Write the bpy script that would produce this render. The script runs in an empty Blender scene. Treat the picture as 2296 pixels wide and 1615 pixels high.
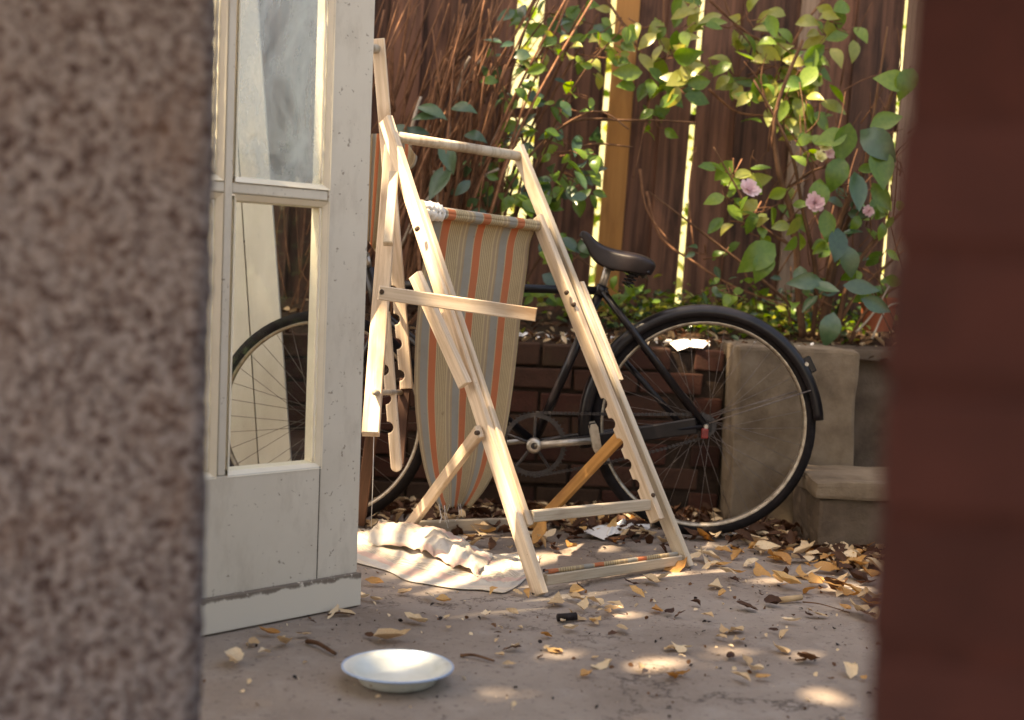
import bpy, bmesh, math, random
import numpy as np
from mathutils import Vector, Matrix, noise
random.seed(7); np.random.seed(7)
rnd = random.uniform
S = bpy.context.scene
C = S.collection
# ------------------------------------------------------------------ camera
FPX, CX, CY = 3000.0, 1148.0, 807.4           # focal length and centre on a 2296 px wide picture
ROLL, PITCH, CAMH = math.radians(2.25), math.atan(192/3000), 0.807
F_ = Vector((0, math.cos(PITCH), -math.sin(PITCH)))
U0 = Vector((0, math.sin(PITCH), math.cos(PITCH))); R0 = Vector((1, 0, 0))
R_ = R0*math.cos(ROLL) + U0*math.sin(ROLL)
U_ = -R0*math.sin(ROLL) + U0*math.cos(ROLL)
CAM = Vector((0, 0, CAMH))
cd = bpy.data.cameras.new('camera'); cam = bpy.data.objects.new('camera', cd); C.objects.link(cam)
cam.matrix_world = Matrix.Translation(CAM) @ Matrix((R_, U_, -F_)).transposed().to_4x4()
cd.sensor_fit = 'HORIZONTAL'; cd.sensor_width = 36; cd.lens = 36*FPX/2296
cd.clip_start = 0.05; cd.clip_end = 500
cd.dof.use_dof = True; cd.dof.focus_distance = 3.55; cd.dof.aperture_fstop = 2.4
S.camera = cam
# ------------------------------------------------------------------ sky, sun, exposure
EL = math.radians(58); SH = Vector((-0.90, -0.44)).normalized()
SUN = Vector((SH.x*math.cos(EL), SH.y*math.cos(EL), math.sin(EL)))
wd = bpy.data.worlds.new('World'); S.world = wd; wd.use_nodes = True
nt = wd.node_tree; bg = nt.nodes['Background']
sk = nt.nodes.new('ShaderNodeTexSky'); sk.sky_type = 'NISHITA'; sk.sun_disc = False
sk.sun_elevation = EL; sk.sun_rotation = math.atan2(SUN.x, SUN.y); sk.dust_density = 3.0; sk.air_density = 1.0
nt.links.new(sk.outputs[0], bg.inputs[0]); bg.inputs[1].default_value = 0.15
sd = bpy.data.lights.new('sun', 'SUN'); sd.energy = 5.0; sd.angle = math.radians(0.53); sd.color = (1, .93, .80)
so = bpy.data.objects.new('sun', sd); C.objects.link(so)
so.rotation_euler = SUN.to_track_quat('Z', 'Y').to_euler(); so.location = SUN*20
vs = S.view_settings; vs.view_transform = 'Standard'; vs.look = 'None'; vs.gamma = 1; vs.use_curve_mapping = False
vs.exposure = 2.0
vs.use_white_balance = True; vs.white_balance_temperature = 9100; vs.white_balance_tint = 14
S.cycles.max_bounces = 8; S.cycles.use_denoising = True

# ------------------------------------------------------------------ helpers
def ray(px, py): return F_ + R_*((px-CX)/FPX) - U_*((py-CY)/FPX)
def P(px, py, Y): d = ray(px, py); return CAM + d*(Y/d.y)               # the point on the plane y = Y
def gz(x, y): return -.02*math.exp(-((x+.7)**2/.4 + (y-4.4)**2/.25))
def G(px, py, z=0.0):
    d = ray(px, py); q = CAM + d*((z-CAMH)/d.z)
    return q
def PL(px, py, o, n): d = ray(px, py); return CAM + d*((o-CAM).dot(n)/d.dot(n))

WM = {}
def empty(name, loc, label=None, cat=None, group=None, kind=None):
    o = bpy.data.objects.new(name, None); C.objects.link(o); o.location = loc
    o.empty_display_size = .1
    WM[o] = Matrix.Translation(Vector(loc)); tag(o, label, cat, group, kind); return o
def tag(o, label=None, cat=None, group=None, kind=None):
    for k, v in (('label', label), ('category', cat), ('group', group), ('kind', kind)):
        if v: o[k] = v
    return o
def put(name, me, m, parent=None, M=None):
    M = M or Matrix.Identity(4)
    o = bpy.data.objects.new(name, me); C.objects.link(o)
    if m is not None:
        if not me.materials: me.materials.append(m)
    WM[o] = M.copy()
    if parent is not None:
        o.parent = parent; o.matrix_local = WM[parent].inverted() @ M
    else: o.matrix_world = M
    return o
def done(bm, name='mesh', smooth=False):
    me = bpy.data.meshes.new(name); bmesh.ops.recalc_face_normals(bm, faces=bm.faces)
    bm.to_mesh(me); bm.free()
    if smooth:
        me.polygons.foreach_set('use_smooth', [True]*len(me.polygons))
    return me
def frame(p0, p1, xdir):
    z = (p1-p0).normalized(); x = (xdir - z*xdir.dot(z)).normalized(); y = z.cross(x)
    return Matrix((x, y, z)).transposed().to_4x4(), (p1-p0).length
def prism(poly, y0, y1, bev=0.0, bm=None):
    """polygon in x,z extruded along y"""
    own = bm is None
    bm = bm or bmesh.new()
    a = [bm.verts.new((x, y0, z)) for x, z in poly]; b = [bm.verts.new((x, y1, z)) for x, z in poly]
    n = len(poly); fs = [bm.faces.new(a), bm.faces.new(b[::-1])]
    for i in range(n): fs.append(bm.faces.new((a[i], b[i], b[(i+1) % n], a[(i+1) % n])))
    if bev:
        bmesh.ops.recalc_face_normals(bm, faces=fs)
        es = list({e for f in fs[:2] for e in f.edges})
        bmesh.ops.bevel(bm, geom=es, offset=bev, segments=1, affect='EDGES', profile=.5)
    return bm
def boxbm(x0, x1, y0, y1, z0, z1, bev=0.0, bm=None, jit=0.0):
    own = bm or bmesh.new()
    vs_ = [own.verts.new((x+rnd(-jit, jit), y+rnd(-jit, jit), z+rnd(-jit, jit))) for x in (x0, x1) for y in (y0, y1) for z in (z0, z1)]
    fs = [own.faces.new([vs_[i] for i in q]) for q in ((0,1,3,2),(4,6,7,5),(0,4,5,1),(2,3,7,6),(0,2,6,4),(1,5,7,3))]
    if bev:
        bmesh.ops.recalc_face_normals(own, faces=fs)
        bmesh.ops.bevel(own, geom=list({e for f in fs for e in f.edges}), offset=bev, segments=2, affect='EDGES', profile=.6)
    return own
def rail(name, p0, p1, wdir, w, t, m, parent, notch=(), side=1, rnd_end=False, bev=.0025):
    """a wooden bar from p0 to p1; width w along wdir, thickness t; notch = fractions along it cut in one edge"""
    M, L = frame(p0, p1, wdir)
    M = Matrix.Translation(p0) @ M
    a = [(-side*w/2, 0)]
    e = [(side*w/2, 0)]
    for f in notch:
        c = f*L; r = .017
        for k in range(7):
            an = math.pi*k/6
            e.append((side*(w/2 - .017*math.sin(an)), c - r*math.cos(an)))
    if rnd_end:
        for k in range(9):
            an = math.pi*k/8; e.append((side*w/2*math.cos(an), L - w/2 + w/2*math.sin(an)))
    else: e += [(side*w/2, L), (-side*w/2, L)]
    me = done(prism(a+e, -t/2, t/2, bev))
    return put(name, me, m, parent, M)
def tubebm(pts, rad, n=8, bm=None, cap=True):
    bm = bm or bmesh.new(); pts = [Vector(p) for p in pts]; rings = []
    if not hasattr(rad, '__len__'): rad = [rad]*len(pts)
    up = Vector((.3, .2, 1)).normalized()
    for i, p in enumerate(pts):
        d = (pts[min(i+1, len(pts)-1)] - pts[max(i-1, 0)]).normalized()
        x = d.cross(up)
        if x.length < .05: x = d.cross(Vector((1, .1, 0)))
        x.normalize(); y = d.cross(x)
        rings.append([bm.verts.new(p + (x*math.cos(2*math.pi*k/n) + y*math.sin(2*math.pi*k/n))*rad[i]) for k in range(n)])
    for a, b in zip(rings, rings[1:]):
        for k in range(n): bm.faces.new((a[k], a[(k+1) % n], b[(k+1) % n], b[k]))
    if cap and n > 2:
        bm.faces.new(rings[0][::-1]); bm.faces.new(rings[-1])
    return bm
def tube(name, pts, rad, m, parent=None, n=10, smooth=True):
    o = Vector(pts[0]); me = done(tubebm([Vector(p)-o for p in pts], rad, n), smooth=smooth)
    return put(name, me, m, parent, Matrix.Translation(o))
def lathebm(prof, n=32, bm=None, axis='z'):
    """prof = [(r, h)] spun about z (or y)"""
    bm = bm or bmesh.new(); rings = []
    for r, h in prof:
        ring = []
        for k in range(n):
            a = 2*math.pi*k/n
            ring.append(bm.verts.new((r*math.cos(a), r*math.sin(a), h) if axis == 'z' else (r*math.cos(a), h, r*math.sin(a))))
        rings.append(ring)
    for a, b in zip(rings, rings[1:]):
        for k in range(n): bm.faces.new((a[k], a[(k+1) % n], b[(k+1) % n], b[k]))
    return bm
def spline(pts, k=6):
    out = []
    n = len(pts)
    for i in range(n-1):
        p0, p1, p2, p3 = pts[max(i-1, 0)], pts[i], pts[i+1], pts[min(i+2, n-1)]
        for j in range(k):
            t = j/k
            out.append(.5*((2*p1) + (p2-p0)*t + (2*p0-5*p1+4*p2-p3)*t*t + (3*p1-p0-3*p2+p3)*t**3))
    out.append(pts[-1]); return out

# ------------------------------------------------------------------ materials
def mat(name, rough=.6, spec=.3):
    m = bpy.data.materials.new(name); m.use_nodes = True
    b = m.node_tree.nodes['Principled BSDF']; b.inputs['Roughness'].default_value = rough
    b.inputs['Specular IOR Level'].default_value = spec
    return m, m.node_tree, b
def N(t, typ, **kw):
    n = t.nodes.new(typ)
    for k, v in kw.items():
        if k in n.inputs.keys(): n.inputs[k].default_value = v
        else: setattr(n, k, v)
    return n
def ramp(t, src, stops, interp='LINEAR'):
    r = t.nodes.new('ShaderNodeValToRGB'); r.color_ramp.interpolation = interp
    el = r.color_ramp.elements
    while len(el) < len(stops): el.new(.5)
    for e, (p, c) in zip(el, stops):
        e.position = p; e.color = (*c, 1) if len(c) == 3 else c
    t.links.new(src, r.inputs[0]); return r.outputs[0]
def coords(t, scale=(1, 1, 1), kind='Object'):
    tc = t.nodes.new('ShaderNodeTexCoord'); mp = t.nodes.new('ShaderNodeMapping'); mp.inputs['Scale'].default_value = scale
    t.links.new(tc.outputs[kind], mp.inputs[0])
    oi = t.nodes.new('ShaderNodeObjectInfo'); ml = t.nodes.new('ShaderNodeMath'); ml.operation = 'MULTIPLY'; ml.inputs[1].default_value = 37
    t.links.new(oi.outputs['Random'], ml.inputs[0])
    cb = t.nodes.new('ShaderNodeCombineXYZ')
    for i in range(3): t.links.new(ml.outputs[0], cb.inputs[i])
    t.links.new(cb.outputs[0], mp.inputs['Location'])
    return mp.outputs[0]
def nz(t, vec, scale, detail=4, rough=.55, dist=0.0):
    n = N(t, 'ShaderNodeTexNoise', Scale=scale, Detail=detail, Roughness=rough, Distortion=dist)
    t.links.new(vec, n.inputs['Vector']); return n.outputs['Fac']
def mix(t, f, a, b, mode='MIX'):
    n = t.nodes.new('ShaderNodeMix'); n.data_type = 'RGBA'; n.blend_type = mode
    for s, i in ((f, 0), (a, 6), (b, 7)):
        if hasattr(s, 'default_value') or hasattr(s, 'is_output'): t.links.new(s, n.inputs[i])
        else: n.inputs[i].default_value = s if not isinstance(s, tuple) else (*s, 1)
    return n.outputs[2]
def bump(t, b, h, strength=.4, dist=.005):
    n = N(t, 'ShaderNodeBump', Strength=strength, Distance=dist); t.links.new(h, n.inputs['Height']); t.links.new(n.outputs[0], b.inputs['Normal'])
def obrand(t): return t.nodes.new('ShaderNodeObjectInfo').outputs['Random']
def math_(t, op, a, b=0.0):
    n = t.nodes.new('ShaderNodeMath'); n.operation = op
    for i, s in enumerate((a, b)):
        if hasattr(s, 'is_output'): t.links.new(s, n.inputs[i])
        else: n.inputs[i].default_value = s
    return n.outputs[0]

def noisy(name, stops, scale, rough=.7, spec=.25, detail=6, bumpS=.3, bscale=None, sc=(1, 1, 1), bdist=.004, randv=0.0, dist=0.0):
    m, t, b = mat(name, rough, spec); v = coords(t, sc)
    f = nz(t, v, scale, detail, .6, dist); c = ramp(t, f, stops)
    if randv:
        r = obrand(t); mr = N(t, 'ShaderNodeMapRange'); mr.inputs[3].default_value = 1-randv; mr.inputs[4].default_value = 1+randv
        t.links.new(r, mr.inputs[0])
        cb = t.nodes.new('ShaderNodeCombineColor')
        for i in range(3): t.links.new(mr.outputs[0], cb.inputs[i])
        c = mix(t, 1.0, c, cb.outputs[0], 'MULTIPLY')
    t.links.new(c, b.inputs['Base Color'])
    if bumpS: bump(t, b, nz(t, v, bscale or scale*4, 5), bumpS, bdist)
    return m
M = {}
def wood(name, lo, hi, dark, grain=70, rough=.6, spec=.25, randv=.1):
    m, t, b = mat(name, rough, spec)
    v = coords(t, (1, 1, .045)); f = nz(t, v, grain, 6, .65, .6)
    c = ramp(t, f, [(.3, lo), (.62, hi)])
    v2 = coords(t, (1, 1, .25)); f2 = nz(t, v2, 14, 4)
    k = ramp(t, f2, [(.55, (0, 0, 0)), (.76, (1, 1, 1))])
    c = mix(t, k, c, dark)
    v3 = coords(t); f3 = nz(t, v3, 160, 2); k3 = ramp(t, f3, [(.70, (0, 0, 0)), (.76, (.7, .7, .7))]); c = mix(t, k3, c, dark)
    r = obrand(t); mr = N(t, 'ShaderNodeMapRange'); mr.inputs[3].default_value = 1-randv; mr.inputs[4].default_value = 1+randv
    t.links.new(r, mr.inputs[0]); cb = t.nodes.new('ShaderNodeCombineColor')
    for i in range(3): t.links.new(mr.outputs[0], cb.inputs[i])
    c = mix(t, 1.0, c, cb.outputs[0], 'MULTIPLY')
    t.links.new(c, b.inputs['Base Color']); bump(t, b, f, .35, .002); return m
M['pale'] = wood('bare_beech', (.45, .325, .215), (.69, .55, .405), (.30, .18, .10))
M['grey'] = wood('weathered_beech', (.34, .27, .19), (.50, .42, .32), (.20, .13, .08))
M['darkwood'] = wood('shaded_beech', (.042, .019, .011), (.080, .036, .021), (.03, .013, .008))  # rails standing in shade: the beech colour itself is darkened
M['brownwood'] = wood('brown_beech', (.20, .115, .062), (.30, .18, .10), (.12, .06, .03))
M['orange'] = wood('orange_beech', (.46, .22, .07), (.60, .32, .11), (.30, .13, .05))  # orange brown beech for the right prop leg
M['endgrain'] = wood('rail_screw_hole', (.05, .03, .02), (.08, .05, .03), (.03, .02, .01))
M['fence'] = wood('creosoted_board', (.026, .012, .008), (.155, .070, .044), (.016, .007, .005), grain=34, rough=.75, randv=.42)
M['fencegrey'] = wood('weathered_board', (.13, .08, .055), (.26, .18, .13), (.07, .04, .03), grain=34, rough=.8)
M['fencetan'] = wood('new_tan_post', (.30, .13, .035), (.38, .17, .05), (.20, .08, .02), grain=40, rough=.6, randv=.02)
# concrete patio
m, t, b = mat('patio_concrete', .85, .2); v = coords(t)
f = nz(t, v, 1.6, 7, .65); c = ramp(t, f, [(.3, (.185, .142, .112)), (.55, (.262, .212, .174)), (.75, (.335, .285, .24))])
f2 = nz(t, v, 9, 6, .7); c = mix(t, ramp(t, f2, [(.52, (0, 0, 0)), (.75, (.55, .55, .55))]), c, (.35, .305, .265))
f3 = nz(t, v, 55, 4, .7); c = mix(t, ramp(t, f3, [(.30, (.85, .85, .85)), (.42, (0, 0, 0))]), c, (.075, .05, .042))
f4 = nz(t, v, 240, 2, .6); c = mix(t, ramp(t, f4, [(.62, (0, 0, 0)), (.72, (.6, .6, .6))]), c, (.34, .29, .25))
w = N(t, 'ShaderNodeTexVoronoi', feature='DISTANCE_TO_EDGE', Scale=.75); 
dn = nz(t, v, 3.0, 6, .7); dv = t.nodes.new('ShaderNodeVectorMath'); dv.operation = 'ADD'
cbn = t.nodes.new('ShaderNodeCombineXYZ'); t.links.new(dn, cbn.inputs[0]); t.links.new(dn, cbn.inputs[1])
t.links.new(v, dv.inputs[0]); t.links.new(cbn.outputs[0], dv.inputs[1]); t.links.new(dv.outputs[0], w.inputs['Vector'])
ck = ramp(t, w.outputs['Distance'], [(.0, (.8, .8, .8)), (.006, (0, 0, 0))]); c = mix(t, ck, c, (.05, .035, .03))
t.links.new(c, b.inputs['Base Color']); bump(t, b, math_(t, 'ADD', f3, f4), .5, .004); M['patio'] = m
M['soil'] = noisy('bed_soil', [(.3, (.022, .013, .009)), (.7, (.075, .045, .028))], 22, .95, .1, bumpS=.9, bscale=60, bdist=.02)
M['lawn'] = noisy('dry_lawn', [(.3, (.20, .24, .08)), (.7, (.36, .36, .16))], 3, .95, .1)
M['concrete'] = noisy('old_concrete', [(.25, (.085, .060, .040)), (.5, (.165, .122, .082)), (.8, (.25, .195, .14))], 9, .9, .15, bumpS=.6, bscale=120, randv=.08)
M['concreteshade'] = noisy('shaded_concrete', [(.25, (.048, .032, .022)), (.5, (.098, .070, .049)), (.8, (.15, .112, .082))], 9, .9, .15, bumpS=.6, bscale=120)  # old concrete darkened in colour for the shade on the right wall
M['mortar'] = noisy('old_mortar', [(.3, (.022, .014, .010)), (.7, (.046, .030, .021))], 30, .95, .1, bumpS=.6)
m, t, b = mat('old_brick', .9, .15); v = coords(t); r = obrand(t)
c = ramp(t, r, [(0, (.034, .014, .010)), (.35, (.066, .025, .017)), (.65, (.052, .027, .017)), (.85, (.042, .027, .018)), (1, (.078, .034, .023))])
f = nz(t, v, 26, 6, .7); c = mix(t, ramp(t, f, [(.45, (0, 0, 0)), (.75, (.7, .7, .7))]), c, (.030, .018, .012))
f2 = nz(t, v, 11, 4); c = mix(t, ramp(t, f2, [(.55, (0, 0, 0)), (.8, (.5, .5, .5))]), c, (.055, .046, .022))
t.links.new(c, b.inputs['Base Color']); bump(t, b, nz(t, v, 90, 5), .7, .004); M['brick'] = m
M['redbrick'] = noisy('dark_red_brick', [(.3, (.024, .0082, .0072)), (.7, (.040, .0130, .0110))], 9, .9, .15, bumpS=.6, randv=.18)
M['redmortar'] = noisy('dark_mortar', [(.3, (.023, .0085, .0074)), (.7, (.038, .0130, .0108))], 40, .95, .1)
M['paint'] = noisy('stone_grey_paint', [(.3, (.56, .50, .41)), (.7, (.62, .56, .465))], 5, .45, .4, bumpS=.12, bscale=70, bdist=.001)
m = M['paint']; t = m.node_tree; b = t.nodes['Principled BSDF']; src = b.inputs['Base Color'].links[0].from_socket; v = coords(t, (1, 1, .35))
c = mix(t, ramp(t, nz(t, v, 16, 6, .7), [(.50, (0, 0, 0)), (.80, (.6, .6, .6))]), src, (.36, .30, .23))
c = mix(t, ramp(t, nz(t, coords(t), 75, 3, .6), [(.67, (0, 0, 0)), (.70, (.8, .8, .8))]), c, (.22, .17, .125)); t.links.new(c, b.inputs['Base Color'])
M['cream'] = noisy('sunlit_paint', [(.3, (.72, .64, .50)), (.7, (.80, .72, .58))], 12, .45, .35, bumpS=.25, bscale=60, bdist=.0015)  # door paint lightened on the beads for the sun in the rebates
m, t, b = mat('peeling_sill_paint', .6, .3); v = coords(t)
tc = t.nodes.new('ShaderNodeTexCoord'); sp = t.nodes.new('ShaderNodeSeparateXYZ'); t.links.new(tc.outputs['Object'], sp.inputs[0])
f = nz(t, v, 26, 6, .7); edge = math_(t, 'ADD', sp.outputs[2], math_(t, 'MULTIPLY', f, .030))
k = ramp(t, edge, [(.082, (0, 0, 0)), (.0865, (1, 1, 1))]); k2 = ramp(t, nz(t, v, 60, 5, .7), [(.36, (0, 0, 0)), (.42, (1, 1, 1))])
c = mix(t, mix(t, 1.0, k, k2, 'MULTIPLY'), (.62, .56, .465), (.17, .135, .105)); t.links.new(c, b.inputs['Base Color']); bump(t, b, edge, .4, .003); M['peel'] = m
M['board'] = noisy('old_white_paint', [(.25, (.50, .44, .35)), (.6, (.66, .60, .50)), (.85, (.72, .67, .57))], 6, .6, .25, bumpS=.3, sc=(1, 1, .3), bscale=50)
def glassmat(name, dust, col):
    m, t, b = mat(name); t.nodes.remove(b)
    out = t.nodes['Material Output']; tr = N(t, 'ShaderNodeBsdfTransparent'); tr.inputs[0].default_value = (.93, .95, .93, 1)
    gl = N(t, 'ShaderNodeBsdfGlossy', Roughness=.02); fr = N(t, 'ShaderNodeFresnel', IOR=1.5)
    m1 = t.nodes.new('ShaderNodeMixShader'); gb = t.nodes.new('ShaderNodeNewGeometry'); fr2 = math_(t, 'MULTIPLY', math_(t, 'MULTIPLY', fr.outputs[0], 1.4), math_(t, 'SUBTRACT', 1.0, gb.outputs['Backfacing'])); t.links.new(fr2, m1.inputs[0]); t.links.new(tr.outputs[0], m1.inputs[1]); t.links.new(gl.outputs[0], m1.inputs[2])
    df = N(t, 'ShaderNodeBsdfDiffuse'); df.inputs[0].default_value = (*col, 1)
    v = coords(t, (1, 1, .6)); f = nz(t, v, 7, 6, .65, .5); k = ramp(t, f, [(.36, (dust*.08,)*3), (.64, (dust,)*3)])
    sp_ = nz(t, coords(t), 130, 2); k = mix(t, 1.0, k, ramp(t, sp_, [(.70, (0, 0, 0)), (.76, (.10, .10, .10))]), 'ADD')
    m2 = t.nodes.new('ShaderNodeMixShader'); t.links.new(k, m2.inputs[0]); t.links.new(m1.outputs[0], m2.inputs[1]); t.links.new(df.outputs[0], m2.inputs[2])
    t.links.new(m2.outputs[0], out.inputs[0]); return m
M['glass'] = glassmat('window_glass', .016, (.55, .50, .42)); M['dusthaze'] = glassmat('dusty_reflection_glass', .50, (.62, .66, .64))  # upper panes: dust whose mottling also stands for the leafy sky reflection
M['black'] = noisy('black_enamel', [(.3, (.006, .005, .006)), (.7, (.013, .010, .011))], 30, .30, .3, bumpS=.08)
M['rubber'] = noisy('worn_rubber', [(.3, (.007, .0055, .0055)), (.7, (.017, .013, .013))], 40, .85, .15, bumpS=.2)
M['steel'] = noisy('dull_steel', [(.3, (.36, .32, .27)), (.7, (.52, .47, .40))], 60, .4, .5, bumpS=.1); M['steel'].node_tree.nodes['Principled BSDF'].inputs['Metallic'].default_value = .85
M['rim'] = noisy('rusty_rim', [(.3, (.22, .17, .12)), (.7, (.50, .43, .34))], 50, .4, .5, bumpS=.1); M['rim'].node_tree.nodes['Principled BSDF'].inputs['Metallic'].default_value = .7
M['spoke'] = noisy('spoke_steel', [(.3, (.08, .06, .05)), (.7, (.18, .145, .125))], 50, .5, .3, bumpS=0)
M['leather'] = noisy('dark_saddle_leather', [(.3, (.007, .004, .004)), (.7, (.020, .011, .010))], 18, .42, .3, bumpS=.25, bscale=120, bdist=.001)
M['red'] = noisy('red_reflector', [(.3, (.13, .010, .008)), (.7, (.20, .014, .010))], 90, .25, .5, bumpS=.3)
M['chain'] = noisy('oily_chain', [(.3, (.010, .007, .006)), (.7, (.045, .034, .03))], 120, .5, .5, bumpS=.2)
M['enamel'] = noisy('pale_blue_enamel', [(.30, (.30, .22, .14)), (.38, (.56, .58, .52)), (.7, (.66, .69, .65))], 16, .3, .5, bumpS=.03)
M['enamelblue'] = noisy('blue_enamel_rim', [(.3, (.25, .36, .55)), (.7, (.33, .45, .62))], 9, .3, .5, bumpS=0)
M['scrap'] = noisy('dried_food', [(.3, (.10, .045, .02)), (.7, (.40, .24, .10))], 60, .8, .2)
M['terra'] = noisy('terracotta', [(.3, (.28, .075, .035)), (.7, (.38, .12, .06))], 12, .85, .15)
M['paper'] = noisy('white_paper', [(.3, (.70, .66, .60)), (.7, (.80, .77, .72))], 14, .8, .15)
M['char'] = noisy('charred_stub', [(.3, (.008, .006, .006)), (.7, (.03, .02, .018))], 40, .7, .2)
M['render'] = noisy('pale_render', [(.3, (.40, .42, .20)), (.7, (.62, .60, .40))], 2, .9, .1)
m, t, b = mat('pebble_dash', .9, .15); v = coords(t)
f = nz(t, v, 84, 4, .66); c = ramp(t, f, [(.32, (.028, .015, .013)), (.41, (.085, .062, .061)), (.50, (.150, .130, .130)), (.68, (.245, .228, .235))])
f2 = nz(t, v, 11, 3); c = mix(t, ramp(t, f2, [(.5, (0, 0, 0)), (.8, (.4, .4, .4))]), c, (.13, .075, .05))
t.links.new(c, b.inputs['Base Color']); bump(t, b, f, .8, .01); M['pebble'] = m
def leafmat(name, stops, trans, rough=.35, spec=.5, scale=9, veins=True):
    m, t, b = mat(name, rough, spec); v = coords(t)
    f = nz(t, v, scale, 4); r = obrand(t)
    c = ramp(t, math_(t, 'ADD', math_(t, 'MULTIPLY', f, .5), math_(t, 'MULTIPLY', r, .5)), stops)
    t.links.new(c, b.inputs['Base Color'])
    tl = N(t, 'ShaderNodeBsdfTranslucent'); hs = N(t, 'ShaderNodeHueSaturation', Hue=.485, Saturation=1.15, Value=1.5); t.links.new(c, hs.inputs['Color']); t.links.new(hs.outputs[0], tl.inputs[0])
    mx = t.nodes.new('ShaderNodeMixShader'); mx.inputs[0].default_value = trans
    t.links.new(b.outputs[0], mx.inputs[1]); t.links.new(tl.outputs[0], mx.inputs[2]); t.links.new(mx.outputs[0], t.nodes['Material Output'].inputs[0])
    return m
M['leafdark'] = leafmat('glossy_dark_leaf', [(.2, (.018, .045, .018)), (.5, (.040, .085, .035)), (.8, (.075, .13, .055))], .2, .3, .6)
M['leafgreen'] = leafmat('fresh_green_leaf', [(.2, (.06, .125, .018)), (.5, (.115, .20, .030)), (.8, (.20, .29, .045))], .42)
M['leafyellow'] = leafmat('yellow_green_leaf', [(.2, (.16, .20, .04)), (.5, (.25, .27, .06)), (.8, (.36, .34, .09))], .4)
M['drytan'] = leafmat('dry_tan_leaf', [(.2, (.42, .27, .14)), (.5, (.60, .44, .26)), (.8, (.74, .59, .40))], .15, .6, .25, 20)
M['dryyellow'] = leafmat('dry_yellow_leaf', [(.2, (.38, .18, .055)), (.5, (.52, .28, .095)), (.8, (.62, .40, .17))], .2, .55, .3, 20)
M['drybrown'] = leafmat('dry_brown_leaf', [(.2, (.038, .015, .008)), (.5, (.080, .034, .016)), (.8, (.15, .070, .030))], .1, .65, .25, 20)
M['bark'] = noisy('brown_bark', [(.3, (.065, .032, .018)), (.7, (.17, .088, .050))], 30, .9, .15, bumpS=.5, sc=(1, 1, .3), randv=.25)
M['twig'] = noisy('bare_brown_twig', [(.3, (.095, .042, .022)), (.7, (.22, .105, .058))], 30, .85, .15, bumpS=.2, randv=.35)
M['deadtwig'] = noisy('pale_dead_twig', [(.3, (.30, .24, .18)), (.7, (.46, .38, .30))], 30, .85, .15, bumpS=.2)
M['petal'] = leafmat('pink_petal', [(.2, (.56, .38, .40)), (.5, (.66, .48, .50)), (.8, (.74, .60, .60))], .25, .6, .2)
M['budmat'] = leafmat('creamy_bud', [(.2, (.62, .60, .30)), (.8, (.74, .70, .48))], .25, .6, .2)
# striped canvas: u runs across the stripes
def canvas(name, lighten):
    m, t, b = mat(name, .9, .1); tc = t.nodes.new('ShaderNodeTexCoord'); sp = t.nodes.new('ShaderNodeSeparateXYZ'); t.links.new(tc.outputs['UV'], sp.inputs[0])
    u = math_(t, 'FRACT', math_(t, 'MULTIPLY', sp.outputs[0], 3.0))
    A, B, D, E_ = (.52, .155, .065), (.50, .385, .225), (.37, .275, .175), (.30, .285, .245)
    A, B, D, E_ = [tuple(x*(1-lighten)+y*lighten for x, y in zip(q, (.84, .78, .70))) for q in (A, B, D, E_)]
    c = ramp(t, u, [(0, A), (.21, B), (.58, D), (.66, B), (.70, D), (.76, E_), (.97, B)], 'CONSTANT')
    ln = math_(t, 'FRACT', math_(t, 'MULTIPLY', u, 19.0)); inb = math_(t, 'MULTIPLY', math_(t, 'GREATER_THAN', u, .23), math_(t, 'LESS_THAN', u, .56))
    k = math_(t, 'MULTIPLY', math_(t, 'MULTIPLY', inb, math_(t, 'GREATER_THAN', ln, .68)), .75*(1-lighten*.6))
    c = mix(t, k, c, (.21, .14, .075))
    v = coords(t); f = nz(t, v, 9, 6, .65); c = mix(t, ramp(t, f, [(.5, (0, 0, 0)), (.8, (.35, .35, .35))]), c, (.22, .16, .10))
    f3 = nz(t, v, 60, 3); c = mix(t, ramp(t, f3, [(.68, (0, 0, 0)), (.78, (.5, .5, .5))]), c, (.16, .10, .06))
    f2 = nz(t, v, 500, 2); t.links.new(c, b.inputs['Base Color']); bump(t, b, math_(t, 'ADD', f2, math_(t, 'MULTIPLY', f, 4)), .3, .003)
    tl = N(t, 'ShaderNodeBsdfTranslucent'); t.links.new(c, tl.inputs[0]); mx = t.nodes.new('ShaderNodeMixShader'); mx.inputs[0].default_value = .18
    t.links.new(b.outputs[0], mx.inputs[1]); t.links.new(tl.outputs[0], mx.inputs[2]); t.links.new(mx.outputs[0], t.nodes['Material Output'].inputs[0])
    return m
M['canvas'] = canvas('striped_canvas', .03); M['canvaslit'] = canvas('sunlit_striped_canvas', .55)  # ground canvas colour is washed pale for the sun on it

# ------------------------------------------------------------------ ground, raised bed, land beyond
def sheet(name, xs, ys, fz, m, **kw):
    vsv = [(x, y, fz(x, y)) for y in ys for x in xs]; nx = len(xs)
    fs = [(j*nx+i, j*nx+i+1, (j+1)*nx+i+1, (j+1)*nx+i) for j in range(len(ys)-1) for i in range(nx-1)]
    me = bpy.data.meshes.new(name); me.from_pydata(vsv, [], fs); me.polygons.foreach_set('use_smooth', [True]*len(fs))
    return tag(put(name, me, m), **kw)
xs = [-60, -20, -8, -4] + [-3+.1*i for i in range(61)] + [4, 8, 20, 60]; ys = [-60, -20, -6, -2, 0, 1, 2] + [2.3+.1*i for i in range(32)] + [6, 9]
sheet('patio', xs, ys, lambda x, y: gz(x, y) + .004*noise.noise(Vector((x*2, y*2, 0)))*(1 if abs(x) < 3 and 2 < y < 5 else 0), M['patio'], kind='structure', label='worn grey brown concrete patio strewn with dry leaves')
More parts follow.
